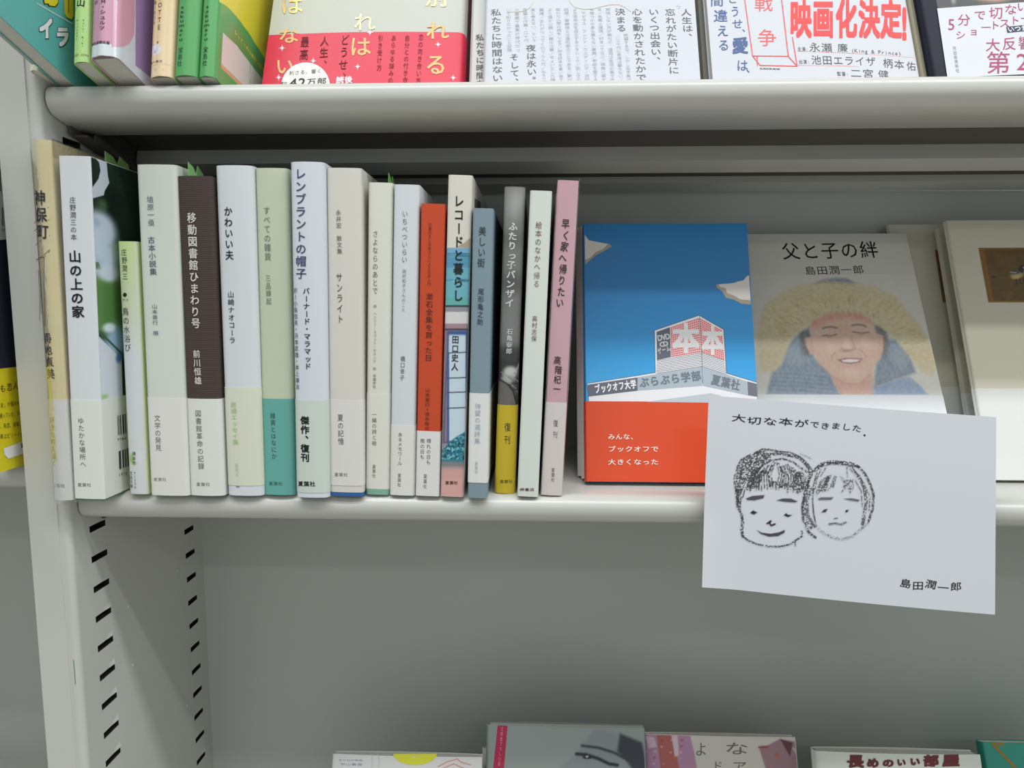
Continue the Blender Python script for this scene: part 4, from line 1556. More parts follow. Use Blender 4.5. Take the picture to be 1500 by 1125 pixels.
# ------------------------------------------------------------------ hand-drawn card
TLc, TRc, BRc, BLc = (1040, 580), (1463, 612), (1457, 900), (1027, 858)
YC = 395.0
cc = at_y(1250, 740, YC)
cM = frame(cc, np.eye(3))
card = empty('message_card', cM)
tag(card, 'white card with two stamped faces and handwriting, hanging in front of the shelf lip', 'card')
CP = [at_y(*p, YC)[[0, 2]] - cc[[0, 2]] for p in (TLc, TRc, BRc, BLc)]
HW = 90.0


def card_loc(a, b, l):
    u, v = a / HW, b / 60.0
    y = 2.2 * (u * u) - 0.8 + 1.4 * v - 3.5 * max(0, -u - 0.75) * max(0, -v) * 4
    return (a, y - l, b)


cs = Surf(card, cM, card_loc, (0, 0, 0), (0, 1, 0), lambda p: (p[0], p[2]))
V, F = [], []
N1, N2 = 24, 16
for side in (0, 1):
    for j in range(N2 + 1):
        for i in range(N1 + 1):
            u, v = i / N1, j / N2
            p = (CP[0] * (1 - u) + CP[1] * u) * (1 - v) + (CP[3] * (1 - u) + CP[2] * u) * v
            V.append(card_loc(p[0], p[1], -0.3 * side))
n = (N1 + 1) * (N2 + 1)
for j in range(N2):
    for i in range(N1):
        k = j * (N1 + 1) + i
        F.append((k, k + N1 + 1, k + N1 + 2, k + 1))
        F.append((n + k, n + k + 1, n + k + N1 + 2, n + k + N1 + 1))
ring = [i for i in range(N1 + 1)] + [j * (N1 + 1) + N1 for j in range(1, N2 + 1)] + [N2 * (N1 + 1) + i for i in range(N1 - 1, -1, -1)] + [j * (N1 + 1) for j in range(N2 - 1, 0, -1)]
for i, k in enumerate(ring):
    m_ = ring[(i + 1) % len(ring)]
    F.append((2 * n + 2 * i, 2 * n + 2 * ((i + 1) % len(ring)), 2 * n + 2 * ((i + 1) % len(ring)) + 1, 2 * n + 2 * i + 1))
for k in ring:
    V.append(V[k])
    V.append(V[k + n])
mesh_obj('card_sheet', V, F, mat('matte_card_paper', (206, 210, 216), 0.6, 0.35, 'fibre'), card, smooth=True)
random.seed(12)
INK = (34, 34, 38)
text(cs, 'handwriting', [('h', '大切な本が', (1072, 613), (1186, 622), 12.5, 0.007, 0.14, 0.6), ('h', 'できました', (1186, 622), (1263, 629), 11, 0.007, 0.14, 0.72)], INK, 0.12)
text(cs, 'handwriting', [('c', '．', (1270, 634), 14, 14, 0.03)], INK, 0.12)
text(cs, 'signature', [('h', '島田潤一郎', (1315, 852), (1408, 861), 14, 0.007, 0.14, 0.72)], INK, 0.12)


def K6(x, y):
    return (1070 + x / 6.818, 650 + y / 6.818)


CB = (206, 210, 216)
A = Art(cs, *[cs.uv(1068, 805)[0], cs.uv(1286, 805)[0], cs.uv(1068, 806)[1], cs.uv(1200, 649)[1]], 0.34, CB)
DK = (52, 52, 56)


def st(pts, w=3.0, al=0.9, brk=0.33, seed=1, col=DK):
    A.line([K6(*p) for p in pts], col, w, 0.9, al, brk, 2.1, seed)


# left head: hair mass
A.poly([K6(*p) for p in [(130, 150), (250, 95), (330, 60), (400, 120), (420, 170), (330, 230), (220, 330), (150, 400), (110, 500), (110, 640), (60, 640), (45, 480), (60, 330), (80, 230)]], DK, 1, 0.85, np.clip((A.noise(1.9, 1.9, 3) - .38) * 6 + .5, 0, 1))
st([(200, 112), (110, 165), (66, 250), (60, 330)], 2.2)
st([(60, 300), (40, 330), (45, 440), (60, 470)], 1.8)
st([(250, 95), (320, 60), (400, 62), (500, 82)], 3.2, seed=2)
st([(380, 110), (480, 100), (600, 120), (690, 140), (740, 190), (790, 260), (780, 340), (765, 430)], 4, seed=3)
st([(500, 80), (600, 88), (700, 135), (770, 200), (815, 265)], 2.4, 0.8, seed=4)
st([(700, 100), (800, 145)], 1.2, 0.5)
st([(430, 165), (520, 150), (620, 180), (690, 230), (760, 280)], 2.6, seed=5)
rnd = random.Random(5)
for i in range(20):
    t = i / 19
    x1, y1 = 170 + 540 * t, 450 + 20 * math.sin(t * 3.1) - (30 if 0.3 < t < 0.7 else 0) + rnd.uniform(-18, 18)
    x0, y0 = 285 + 340 * t, 225 + rnd.uniform(-20, 30) - 20 * math.sin(t * 3.1)
    mx_, my_ = (x0 + x1) / 2 + (-30 if t < .5 else 30), (y0 + y1) / 2 - 14
    st([(x0, y0), (mx_, my_), (x1, y1)], rnd.choice((1.6, 2.2, 3.4)), 0.88, 0.36, i)
A.poly([K6(*p) for p in [(160, 420), (200, 330), (330, 260), (380, 280), (330, 330), (280, 440), (200, 455)]], DK, 1, 0.8, np.clip((A.noise(1.9, 1.9, 7) - .35) * 6 + .5, 0, 1))
A.poly([K6(*p) for p in [(600, 420), (640, 300), (700, 260), (760, 330), (750, 440), (680, 500), (640, 480)]], DK, 1, 0.8, np.clip((A.noise(1.9, 1.9, 9) - .42) * 6 + .5, 0, 1))
A.poly([K6(*p) for p in [(390, 420), (400, 370), (560, 390), (610, 430), (560, 440), (450, 440)]], DK, 1, 0.8, np.clip((A.noise(1.9, 1.9, 11) - .42) * 6 + .5, 0, 1))
st([(70, 470), (75, 560), (85, 650), (112, 710), (122, 790), (112, 860), (122, 925)], 4, seed=6)
st([(125, 925), (175, 965), (260, 1000), (380, 1022), (490, 1022), (590, 998), (660, 950), (712, 915), (705, 865)], 2.6, 0.85, 0.3, 7)
st([(150, 440), (130, 520), (110, 560)], 1.6)
st([(640, 960), (640, 1015)], 1.6)
A.poly([K6(*p) for p in [(155, 548), (220, 522), (340, 512), (330, 545), (240, 568), (170, 566)]], DK, 0.8, 0.85)
A.poly([K6(*p) for p in [(455, 566), (520, 545), (600, 545), (670, 574), (640, 586), (540, 580)]], DK, 0.8, 0.85)
A.poly([K6(*p) for p in [(195, 692), (225, 665), (268, 686), (232, 708)]], (40, 34, 38), 0.8)
A.poly([K6(*p) for p in [(528, 712), (552, 690), (570, 706), (615, 708), (570, 732)]], (40, 34, 38), 0.8)
st([(365, 795), (400, 770), (385, 790), (405, 815), (440, 800)], 2.6, 1, 0.0, col=(44, 36, 40))
A.poly([K6(*p) for p in [(258, 858), (310, 885), (400, 895), (480, 880), (538, 855), (535, 885), (470, 920), (380, 926), (300, 900)]], DK, 0.8, 0.9)
# right head
for q in ([(835, 268), (900, 205), (1000, 178), (1100, 185), (1200, 195), (1280, 232)], [(850, 262), (920, 212), (1010, 192), (1120, 200), (1230, 222)]):
    st(q, 4.2, 0.85, 0.36, 8)
st([(1270, 225), (1340, 300), (1390, 400), (1425, 510), (1412, 650), (1370, 770)], 3.6, 0.85, 0.33, 9)
st([(1200, 240), (1280, 330), (1330, 430), (1350, 560), (1330, 700), (1310, 800)], 5.0, 0.75, 0.42, 10)
st([(1230, 260), (1320, 380), (1385, 520), (1380, 660)], 2.2, 0.7, 0.4, 11)
A.poly([K6(*p) for p in [(850, 470), (890, 370), (960, 320), (1010, 310), (960, 400), (900, 470), (850, 520)]], DK, 1, 0.7, np.clip((A.noise(2, 2, 13) - .42) * 6 + .5, 0, 1))
A.poly([K6(*p) for p in [(900, 440), (960, 330), (1000, 330), (950, 470), (900, 480)]], DK, 1, 0.75, np.clip((A.noise(2, 2, 23) - .38) * 6 + .5, 0, 1))
A.poly([K6(*p) for p in [(960, 470), (1040, 310), (1060, 320), (1030, 430)]], DK, 1, 0.7, np.clip((A.noise(2, 2, 15) - .4) * 6 + .5, 0, 1))
A.poly([K6(*p) for p in [(1090, 320), (1150, 360), (1230, 350), (1225, 440), (1190, 500), (1160, 430), (1100, 490), (1130, 400)]], DK, 1, 0.7, np.clip((A.noise(2, 2, 17) - .42) * 6 + .5, 0, 1))
A.poly([K6(*p) for p in [(770, 400), (830, 440), (780, 560), (780, 700), (850, 830), (790, 850), (720, 740), (705, 620), (730, 500)]], DK, 1, 0.72, np.clip((A.noise(2, 2, 19) - .42) * 6 + .5, 0, 1))
st([(820, 275), (775, 380), (735, 500), (712, 640), (722, 760), (775, 880), (840, 930)], 3.6, 0.85, 0.33, 12)
st([(860, 290), (830, 400), (815, 560), (825, 700), (850, 820)], 2.2, 0.8, 0.3, 13)
st([(900, 260), (860, 350), (840, 450)], 2, 0.7)
st([(950, 240), (900, 320)], 1.6, 0.7)
st([(1160, 230), (1165, 330)], 1.4, 0.7)
st([(1240, 360), (1300, 470), (1310, 620)], 1.6, 0.7)
st([(850, 820), (900, 870), (1000, 925), (1100, 948), (1200, 925), (1290, 850), (1360, 790)], 3.4, 0.5, 0.5, 14)
for q in ([(870, 545), (900, 532), (1025, 530), (1000, 560), (880, 562)], [(1125, 545), (1200, 540), (1285, 555), (1270, 578), (1160, 560)]):
    A.poly([K6(*p) for p in q], (84, 84, 90), 0.8, 0.85)
A.poly([K6(*p) for p in [(900, 682), (930, 652), (965, 646), (945, 680)]], (60, 50, 56), 0.8)
A.poly([K6(*p) for p in [(1138, 682), (1145, 656), (1175, 656), (1160, 680)]], (60, 50, 56), 0.8)
st([(1032, 742), (1060, 738)], 1.6, 0.8, 0)
st([(980, 798), (1040, 790), (1100, 800), (1140, 780)], 3.2, 0.65, 0.25, 16)
dd = np.abs(A.c - np.array(CB)).sum(2)
A.done('stamped_faces', 0.08, 0.6, cut=dd > 6)

# ------------------------------------------------------------------ tilted display shelf above
US = 'books standing spine out on the tilted display shelf'
# cream book low at the left
b = stand_up(48, 60, 42, 55, 103.5, 188, 120, mat('cream_cover', (214, 210, 186), 0.5, 0.35, 'fibre'),
             'cream book set back at the far left under the teal picture book', US, bulge=0.40, r=3)
text(b.spine, 'publisher_text', [('h', '文藝社', (43, 91.5), (54, 91.5), 4.5)], (150, 146, 130))
tl, tr = None, None


def up_side(px, py, Y):
    """point on the tilted shelf plane's book-foot level seen at px,py"""
    r = ray(px, py)
    t = (UP_Z + math.tan(TILT) * UP_Y) / (r[2] + math.tan(TILT) * r[1])
    return r * t


def up_book(x, w, Yf, h, dep, cover, label, ang=0.0, yaw=0.0, **k):
    R = rx(-TILT) @ rz(yaw) @ ry(ang)
    p = np.array([x, Yf, up_z(Yf) + 0.05])
    return Book(frame(p, R), w, h, dep, cover, label, US, **k)


pa, pb = up_side(113, 128, 0), up_side(0, 23, 0)       # right foot edge of the teal book
pc = up_side(0, 44, 0)
yw = math.atan2(-(pa[0] - pb[0]), pa[1] - pb[1])
Yf = 300.0
xr = pb[0] + (pb[0] - pa[0]) / (pb[1] - pa[1]) * (Yf - pb[1])
wt = (pb[0] - pc[0]) * 1.0 + 1.0
n_ = np.array([math.cos(yw), math.sin(yw)])
tw = abs(wt) * math.cos(yw)
teal = up_book(xr - n_[0] * tw / 2, tw, Yf, 250, 150, mat('teal_glossy_cover', (98, 176, 174), 0.35, 0.4),
               'large teal picture book with yellow lettering jutting out at the upper left', yaw=yw, bulge=0.20, r=1.5)
s = teal.right
YEL = (222, 204, 48)
text(s, 'cover_text', [('c', 'イ', (67.5, 42.5), 23, 34, 0.075), ('c', 'ラ', (91.5, 54.5), 22, 33, 0.075)], (60, 84, 88), 0.16)
text(s, 'cover_text', [('c', 'イ', (67, 42), 22, 33, 0.05), ('c', 'ラ', (91, 54), 21, 32, 0.05)], (226, 226, 228), 0.3)
lines(s, 'cover_rule', [[(54, 5), (106, 35)]], (190, 214, 212), 0.7, 0.15)
for q in ([(63, 0), (84, 0), (84, 4), (80, 9), (72, 8), (70, 5), (65, 5)], [(93, 0), (107, 0), (107, 24), (104, 29), (97, 25), (94, 20)]):
    patch(s, 'letter_outline', [(p[0] + (1.2 if p[0] > 78 else -1.2), p[1] + (1.6 if p[1] > 2 else -4)) for p in q], (60, 66, 50), 0.14)
    patch(s, 'letter', [(p[0], p[1] if p[1] > 0 else -4) for p in q], YEL, 0.3)
lines(s, 'letter_stroke', [[(99.5, 0), (99.5, 18)]], (90, 84, 30), 0.7, 0.4)
for i, (off, lab) in enumerate(((15.5, 'thin magazine pressed against the left face of the teal book'),)):
    m0 = up_side(0, 53, 0)
    y2 = yw
    xm = m0[0] - math.tan(y2) * (Yf + 4 - m0[1])
    tm = max(1.5, (xr - n_[0] * tw) - xm - 0.9)
    pm = up_book(xm + tm / 2, tm, Yf + 4, 246, 84, mat('magazine_white', (196, 198, 196), 0.4, 0.4), lab, yaw=y2, bulge=0.05, r=0.5)

# pale green
b = stand_up(107, 131, 105.8, 129, 92, 182, 126, mat('bright_pale_green_cover', (182, 216, 138), 0.45, 0.4, 'fibre'),
             'lime green spine between the teal book and the pink book', US, bulge=0.50, r=2)
s = b.spine
text(s, 'title_text', [('h', '山', (112, 5), (126, 5), 13, 0.02)], (54, 58, 40))
text(s, 'roman_text', [('v', 'Yurui Riki', (123, 28), (121.5, 70), 5), ('v', 'Risaper', (114.5, 28), (113, 60), 5)], (70, 86, 56))
text(s, 'roman_text', [('h', 'ROCK.JOIN', (107, 81.5), (128, 80.5), 4.2)], (96, 92, 60))
patch(s, 'spine_stain', [(107, 11), (113, 11), (111, 15), (108, 17)], (128, 118, 62), 0.16)

# pink and white with purple
b = stand_up(131, 172, 129, 169, 84, 188, 128, mat('pink_glossy_jacket', (202, 150, 170), 0.45, 0.35),
             'thick pink and white book with purple cover beside the lime green spine', US, bulge=0.80, r=5, hard=False,
             band=(0.1, 7, mat('white_foot_band', (206, 212, 216), 0.5, 0.35)))
s = b.spine
text(s, 'title_text', [('v', 'M・シュルツ', (153, 0), (150.5, 46), 8.5, 0.01)], (62, 50, 70))
text(s, 'translator_text', [('v', '訳', (141, 0), (140.8, 7), 6)], (80, 60, 80))
text(s, 'publisher_text', [('h', '朝日新聞出版', (132, 64.5), (161, 63), 5.4, 0.02)], (66, 54, 76))
s = b.right
z1 = b.h - 0.5
A = Art(s, 0.4, b.dep - 1, 0.1, z1, 0.6, (198, 204, 212))
A.poly([(168, -200), (195, -200), (197, 20), (196, 50), (189, 64), (180, 69), (168, 69)], (202, 150, 170), 1)
A.poly([(199, -200), (330, -200), (330, 200), (197.5, 96)], (152, 128, 172), 0.8)
A.done('cover_print', 0.34, 0.25, 0.3)

# beige
b = stand_up(219.5, 258, 216.5, 251.5, 112.5, 188, 126, mat('beige_floral_jacket', (218, 196, 160), 0.4, 0.4),
             'beige spine with a small pale flower and roman capitals', US, bulge=0.65, r=4)
s = b.spine
A = Art(s, -b.w / 2 + 0.3, b.w / 2 - 0.4, 7, b.h * 0.42, 0.5, (218, 196, 160))
A.mixin(np.clip((A.B - 20) / 30, 0, 1) * 0.5, (206, 184, 136))
A.blob((229, 73), 10, 10, (204, 208, 222), 0.8, 0.9)
for a in range(6):
    A.blob((229 + 6 * math.cos(a), 73 + 6 * math.sin(a)), 4, 4, (210, 214, 226), 0.6, 0.8)
A.blob((227, 76), 3, 3.5, (190, 150, 150), 0.8, 0.8)
A.blob((231.5, 63), 1.8, 2.4, (100, 70, 62), 0.5)
A.blob((223, 64.5), 1.3, 1.6, (130, 100, 80), 0.5)
A.line([(221, 56), (222.5, 60), (220, 63)], (150, 130, 100), 0.9, 0.8, 0.7)
A.done('spine_print', 0.06, 0.4)
lines(s, 'spine_rule', [[(217.5, 103), (228, 102.3), (240, 102.8)]], (150, 130, 96), 0.25, 0.2)
text(s, 'title_text', [('v', 'SOTTE', (236, -8), (233.8, 46), 9, 0.0)], (96, 84, 66))
text(s, 'author_text', [('v', '森ーわつみ', (227.5, 0), (224.8, 36), 5)], (110, 96, 76))
text(s, 'publisher_text', [('h', '角川書店', (218, 91.5), (239, 90.5), 4)], (100, 72, 56))

# two green
GREEN = mat('leaf_green_jacket', (88, 158, 94), 0.5, 0.3)
for (x0, x1, b0, b1, by, lab, tx) in ((258.5, 293.5, 252.5, 287, 111, 'green spine with small roman letters, left one of the pair', 266),
                                      (295, 321, 288.7, 314, 112, 'green spine with yellow and green comic cover, right one of the pair', 303)):
    b = stand_up(x0, x1, b0, b1, by, 210, 128, GREEN, lab, US, bulge=0.65, r=3.5)
    s = b.spine
    k = tx - 266
    text(s, 'author_text', [('v', 'sakumaru', (267.5 + k, 7), (265 + k, 61), 13, 0.01)], (40, 70, 44))
    text(s, 'publisher_text', [('v', '宝島社', (265.2 + k, 69), (263 + k, 98), 8.5, 0.0)], (40, 74, 44))
s = b.right
A = Art(s, 1.5, b.dep - 1, 0.2, b.h - 0.4, 0.6, (222, 212, 64))
def W8(x, y):
    return (280 + x / 8.33, y / 8.33)
A.poly([W8(1167, 1300), W8(870, 560), W8(960, 400), W8(1200, 900)], (226, 176, 56), 5)
A.poly([W8(280, -600), W8(310, 0), W8(440, 80), W8(560, 210), W8(700, 400), W8(880, 690), W8(1100, 1000), W8(1100, 1600), W8(280, 1600)], (88, 160, 92), 0.8)
A.poly([W8(470, 250), W8(560, 300), W8(890, 800), W8(890, 960), W8(560, 560), W8(440, 420)], (112, 150, 84), 2, 0.8)
A.poly([W8(385, 398), W8(555, 555), W8(720, 775), W8(880, 985), W8(1000, 1150), W8(800, 1500), W8(640, 1060), W8(365, 780)], (214, 208, 202), 0.7)
A.poly([W8(365, 775), W8(600, 1000), W8(680, 1080), W8(640, 1100), W8(362, 825)], (206, 164, 126), 0.7)
A.line([W8(720, 775), W8(712, 1060)], (110, 96, 90), 0.8, 0.6)
A.done('cover_print', 0.1, 0.3, 0.2)
text(s, 'cover_text', [('v', 'マイペースにまるくまは', (343, 46), (386, 104), 3.6, 0.01)], (222, 212, 70), 0.2)

# face-out on the display shelf
CREAM = mat('ivory_grey_cover', (184, 187, 178), 0.5, 0.35)


def up_face(xl, xr_, ytop, ybot_l, ybot_r, Yb, ang, h, th, cover, label, spine='left', **k):
    A_ = math.radians(ang)
    z0 = up_z(Yb) + math.sin(A_ - TILT) * th + 2.2
    q0 = np.array([0, Yb, z0])
    nn = np.array([0, math.cos(A_), -math.sin(A_)])

    def hit(px, py):
        r = ray(px, py)
        return r * ((q0 @ nn) / (r @ nn))
    x0, x1 = hit(ybot_l, 121)[0], hit(ybot_r, 121)[0]
    return lean(x0, x1, Yb, z0, ang, h, th, cover, label, spine, **k)


RED = mat('crimson_band', (206, 38, 66), 0.42, 0.35)
bk = up_face(0, 0, 0, 420, 687, 453, 22, 200, 8, mat('dark_red_cover_behind', (112, 40, 46), 0.5), 'dark red edged copy behind the crimson banded book', spine='right')
b = up_face(0, 0, 0, 384.5, 678, 436, 22, 188, 13, CREAM, 'ivory book with gold brush lettering and wide crimson band', spine='right', bow=1.5, r=5)
s = b.face
zb1 = s.uv(530, 50)[1]
b.ushell('paper_band', 0.05, zb1, 0.3, 0.22, RED)
GOLD = (206, 178, 112)
for g_ in (('別', (640, -4), 34, 36), ('れ', (535, 36), 34, 30), ('は', (428, 9), 36, 32)):
    text(s, 'title_character', [('c', *g_, 0.0)], (196, 164, 92), 0.42, True)
for g_ in (('れ', (641, 47), 36, 30), ('る', (639, 97), 34, 34), ('は', (529, 72), 34, 32), ('な', (424, 54), 34, 26), ('い', (418, 99), 30, 28)):
    text(s, 'title_character', [('c', *g_, 0.01)], (222, 186, 128), 0.5)
text(s, 'band_text', [('v', '最高', (448, 55), (445.5, 92), 14), ('v', '人生、', (477, 55), (474, 106), 14), ('v', 'どうせ、', (507, 53), (502, 126), 14)], (96, 20, 30), 0.6)
text(s, 'band_text', [('v', '引き受け方', (558.5, 54), (556, 108), 8), ('v', 'あらゆる嫌みの', (578, 54), (572.5, 126), 8), ('v', '自分との付き合', (597.5, 54), (594, 125), 8),
                      ('v', '恋の向き合い方', (617.5, 52), (613, 126), 8)], (128, 26, 40), 0.6)
for (x, y) in ((414, 72), (460, 92), (525, 101), (409, 115), (543, 51), (642, 67), (664, 115)):
    V = [s.uv(x, y)]
    for i in range(16):
        r_ = 5.6 if i % 4 == 0 else (3.2 if i % 2 == 0 else 1.7)
        a = i * math.pi / 8
        V.append(s.uv(x + r_ * math.cos(a), y + r_ * math.sin(a)))
    s.put('sparkle', V, [(0, i + 1, (i + 1) % 16 + 1) for i in range(16)], ink((238, 210, 220)), 0.55)
cpts = [(448.5 + 36 * math.cos(a), 129 + 35 * math.sin(a)) for a in np.linspace(0, 2 * math.pi, 64, endpoint=False)]
patch(s, 'round_label', cpts, (226, 226, 222), 0.62)
text(s, 'label_text', [('h', '刺さる、響く', (424, 109.5), (473, 107), 7)], (96, 96, 92), 0.7)
text(s, 'label_text', [('h', '42', (424, 124), (450, 123), 19, 0.015), ('h', '万部', (450, 123), (480, 122), 11, 0.012), ('h', '累計', (412, 124), (422, 124), 5)], (52, 52, 50), 0.7)
text(s, 'band_text', [('h', '読後', (493, 121), (518, 120), 11, 0.03)], (236, 214, 220), 0.62)

# white text book, with a copy behind
bk = up_face(0, 0, 0, 688.5, 1000, 434, 22, 194, 5, mat('grey_white_copy', (190, 190, 188), 0.4), 'grey-white copy peeping out left of the grey lettered white book')
text(bk.face, 'cover_text', [('v', '私たちに時間な', (703, 50), (704, 128), 14, 0.004)], (96, 96, 96), 0.3)
b = up_face(0, 0, 0, 708, 1026.5, 424, 22, 194, 7, mat('white_text_cover', (190, 194, 201), 0.5, 0.35), 'white book covered in columns of grey Japanese text', bow=0.8)
s = b.face
D1 = (92, 94, 98)
text(s, 'cover_text', [('v', '人生は、', (1004.5, 13), (1008.5, 60), 16.5, 0.006), ('v', '忘れがたい断片に', (981, 13), (987.5, 110), 16.5, 0.006), ('v', 'いくつ出会い、', (957, 13), (961.5, 95), 16.5, 0.006),
                       ('v', '心を動かされたかで', (932.5, 13), (939.5, 121), 16.5, 0.006), ('v', '決まる', (907.5, 13), (910.5, 49), 16, 0.006), ('v', '夜は永い。', (777.5, 66), (779.5, 124), 15.5, 0.006),
                       ('v', 'そして、', (753, 79), (754.5, 126), 14.5, 0.006), ('v', '私たちに時間はない', (726.5, 13), (729, 121), 16.5, 0.006)], D1, 0.1)
cols = [(744.5, 13, 746.5, 77, 'いて知りたかったこと空間'), (757, 13, 758.5, 77, 'の最悪で最高の時代だっ'), (769, 13, 771, 63, '最悪の作業ー二十代'), (780.5, 13, 782.5, 63, '度と会えない、という'),
        (793, 13, 797, 121, '葉晴／あれがつってくれてんんだ／もう二'), (805.5, 13, 810, 121, 'より遥かに難しい業の仕事／ちょいとした積'),
        (817.5, 13, 822, 121, '敗れた人間の話をしよう／好き好きを言い合う'), (829.5, 13, 834.5, 121, '組閣／審美眼とは違和感のことである／夢が'),
        (842, 13, 847.5, 121, 'よち百年生を成立するクラシック／回しさの'), (854.5, 18, 860, 121, 'サママス・フレンド・ウエディング／流行'),
        (866.5, 13, 872.5, 121, 'る機つかの身も蓋もない事実／手紙を愛する'), (878, 13, 884.5, 121, 'る／色気と渡現／好きってなに／現実に関す'),
        (890, 13, 897, 121, '期待しない方が楽だが、退屈は生活の毒であ'), (904.5, 53, 909.5, 121, '／二十代に自信は要らない／'), (916.5, 50, 921, 121, '絶望するな、しかし生き急げ')]
for c in cols:
    text(s, 'column_text', [('v', c[4], (c[0], c[1]), (c[2], c[3]), 7.6)], (168, 172, 178), 0.1)
lines(s, 'curved_line', [[(780.5, -4), (779.5, 6), (776, 12), (770, 16), (760, 18), (744, 18)], [(831.5, -6), (835, 5), (842, 12), (855, 15), (868, 14.5), (885, 10), (895, 8), (906, 8), (916, 12), (924, 18)]], (206, 204, 184), 0.5, 0.2)
text(s, 'ruby_text', [('h', 'ツ', (990, 11), (998, 10), 7)], (190, 186, 170), 0.25)

# film tie-in book with red lettering, grey copy behind it on the left
bk = up_face(0, 0, 0, 1030, 1340, 434.5, 22, 180, 5, mat('grey_brown_copy', (128, 126, 116), 0.5), 'grey brown book filling the gap left of the red lettered book')
b = up_face(0, 0, 0, 1044.5, 1350, 423, 22, 190, 8, mat('white_film_cover', (190, 194, 200), 0.5, 0.35), 'white book with huge red lettering and a red outlined box', spine='right', bow=0.8)
s = b.face
text(s, 'cover_text', [('c', '間', (1050, 2), 21, 18, 0.01), ('c', '違', (1055.5, 24), 22, 20, 0.01), ('c', 'え', (1058.5, 46), 19, 19, 0.01), ('c', 'る', (1060, 67), 18, 19, 0.01),
                       ('c', 'こ', (1073, 0), 15, 14, 0.008), ('c', 'う', (1076.5, 18), 15, 18, 0.008), ('c', 'せ', (1080, 36), 17, 16, 0.008), ('c', '、', (1093, 42), 14, 14, 0.008),
                       ('c', '愛', (1084, 68), 25, 26, 0.03), ('c', 'は', (1087, 97), 18, 19, 0.01), ('c', '、', (1100, 101), 16, 16, 0.008)], (78, 98, 142), 0.1)
RD = (226, 84, 88)
lines(s, 'box_outline', [[(1089, -10), (1102, 83), (1154, 84), (1143, -10)], [(1102, 83), (1113, 97), (1167, 98.5), (1154, 84)], [(1109, 97), (1108.5, 84)], [(1167, 98.5), (1160, 56)]], RD, 0.5, 0.22)
text(s, 'box_text', [('c', '戦', (1118, 7), 29, 26, 0.0), ('c', '争', (1123, 57), 30, 28, 0.0)], (222, 96, 98), 0.1)
text(s, 'logo_text', [('h', 'KADOKAWA', (1113, 101.5), (1142, 102.5), 3.4, 0.01)], (60, 60, 64), 0.1)
text(s, 'headline_text', [('c', '映', (1172, 30), 33, 60, 0.035), ('c', '画', (1205, 30), 33, 60, 0.035), ('c', '化', (1239, 30), 33, 60, 0.035), ('c', '決', (1272.5, 30), 33, 60, 0.035), ('c', '定', (1305, 30), 33, 60, 0.035),
                          ('c', '!', (1324.5, 34), 32, 66, 0.04)], (236, 78, 78), 0.1)
DG = (74, 74, 78)
text(s, 'credit_text', [('h', '主演:', (1167, 73.5), (1183, 73.8), 7), ('h', '永瀬', (1184, 71), (1219, 72), 15), ('h', '廉', (1225, 71.5), (1242, 72), 14), ('h', '(King & Prince)', (1246, 75), (1320, 79), 8),
                        ('h', '出演:', (1169, 92), (1185, 92.5), 7), ('h', '池田エライザ', (1187, 89.5), (1283, 91.5), 15), ('h', '柄本', (1292, 93), (1325, 96), 15), ('h', '佑', (1327, 97), (1342, 98), 15),
                        ('h', '監督:', (1225, 109.5), (1242, 110), 7), ('h', '二宮', (1244, 108.5), (1280, 109.5), 14), ('h', '健', (1285, 110), (1302, 110.5), 14)], DG, 0.1)
lines(s, 'credit_rule', [[(1168, 76.5), (1240, 79), (1339, 84.5)], [(1168, 97), (1240, 98), (1344, 102)], [(1226, 115), (1312, 117)]], (222, 130, 132), 0.3, 0.08)

# narrow cream pages and the dark book
bk = up_face(0, 0, 0, 1352, 1369.5, 431, 22, 180, 9, mat('cream_strip_cover', (214, 208, 178), 0.6), 'narrow strip of cream pages between the film book and the dark book')
b = up_face(0, 0, 0, 1371, 1690, 420, 22, 190, 8, mat('black_navy_cover', (30, 32, 46), 0.6, 0.2), 'dark navy book with white band at the upper right corner', bow=0.4)
s = b.face
A = Art(s, s.uv(1371, 0)[0], b.dep - 2, s.uv(1400, 60)[1], b.h - 2, 2.0, (74, 74, 76))
A.line([(1380, -40), (1400, 10)], (150, 148, 144), 1.5, 1)
A.blob((1455, -6), 40, 12, (206, 160, 136), 0.6)
A.blob((1420, -60), 60, 40, (110, 108, 110), 0.9)
A.done('cover_photo', 0.06, 0.6)
obi = [s.uv(1372, 13.5), s.uv(1560, -4), s.uv(1570, 105), s.uv(1387, 114.5)]
obi[1] = np.array([b.dep - 0.2, obi[1][1]])
obi[2] = np.array([b.dep - 0.2, obi[2][1]])
patch(s, 'paper_band', obi, None, 0.5, px=False, sub=8, material=mat('white_obi', (196, 200, 206), 0.5, 0.35))
PR = (168, 66, 104)
text(s, 'band_text', [('c', '5', (1392.5, 37), 24, 24), ('c', '分', (1411, 31), 20, 19), ('c', 'で', (1434, 24), 19, 16), ('c', '切', (1457.5, 21), 22, 20), ('c', 'な', (1479, 16), 20, 17), ('c', 'い', (1496, 12), 18, 16),
                      ('c', 'シ', (1406, 53), 16, 14), ('c', 'ョ', (1425, 48), 15, 13), ('c', 'ー', (1443, 42), 18, 12), ('c', 'ト', (1456, 39), 16, 15), ('c', 'ス', (1470, 36), 17, 15), ('c', 'ト', (1485, 32), 16, 15), ('c', 'ー', (1500, 29), 16, 12)], PR, 0.66)
text(s, 'band_text', [('c', '大', (1453, 68), 23, 21), ('c', '反', (1477, 66), 22, 21), ('c', '響', (1500, 65), 22, 22), ('c', '第', (1461, 94), 38, 36), ('c', '2', (1496, 92), 40, 36)], PR, 0.66)
patch(s, 'label_patch', [(1472.5, 41), (1515, 37), (1515, 46), (1474, 50)], (52, 60, 82), 0.6)
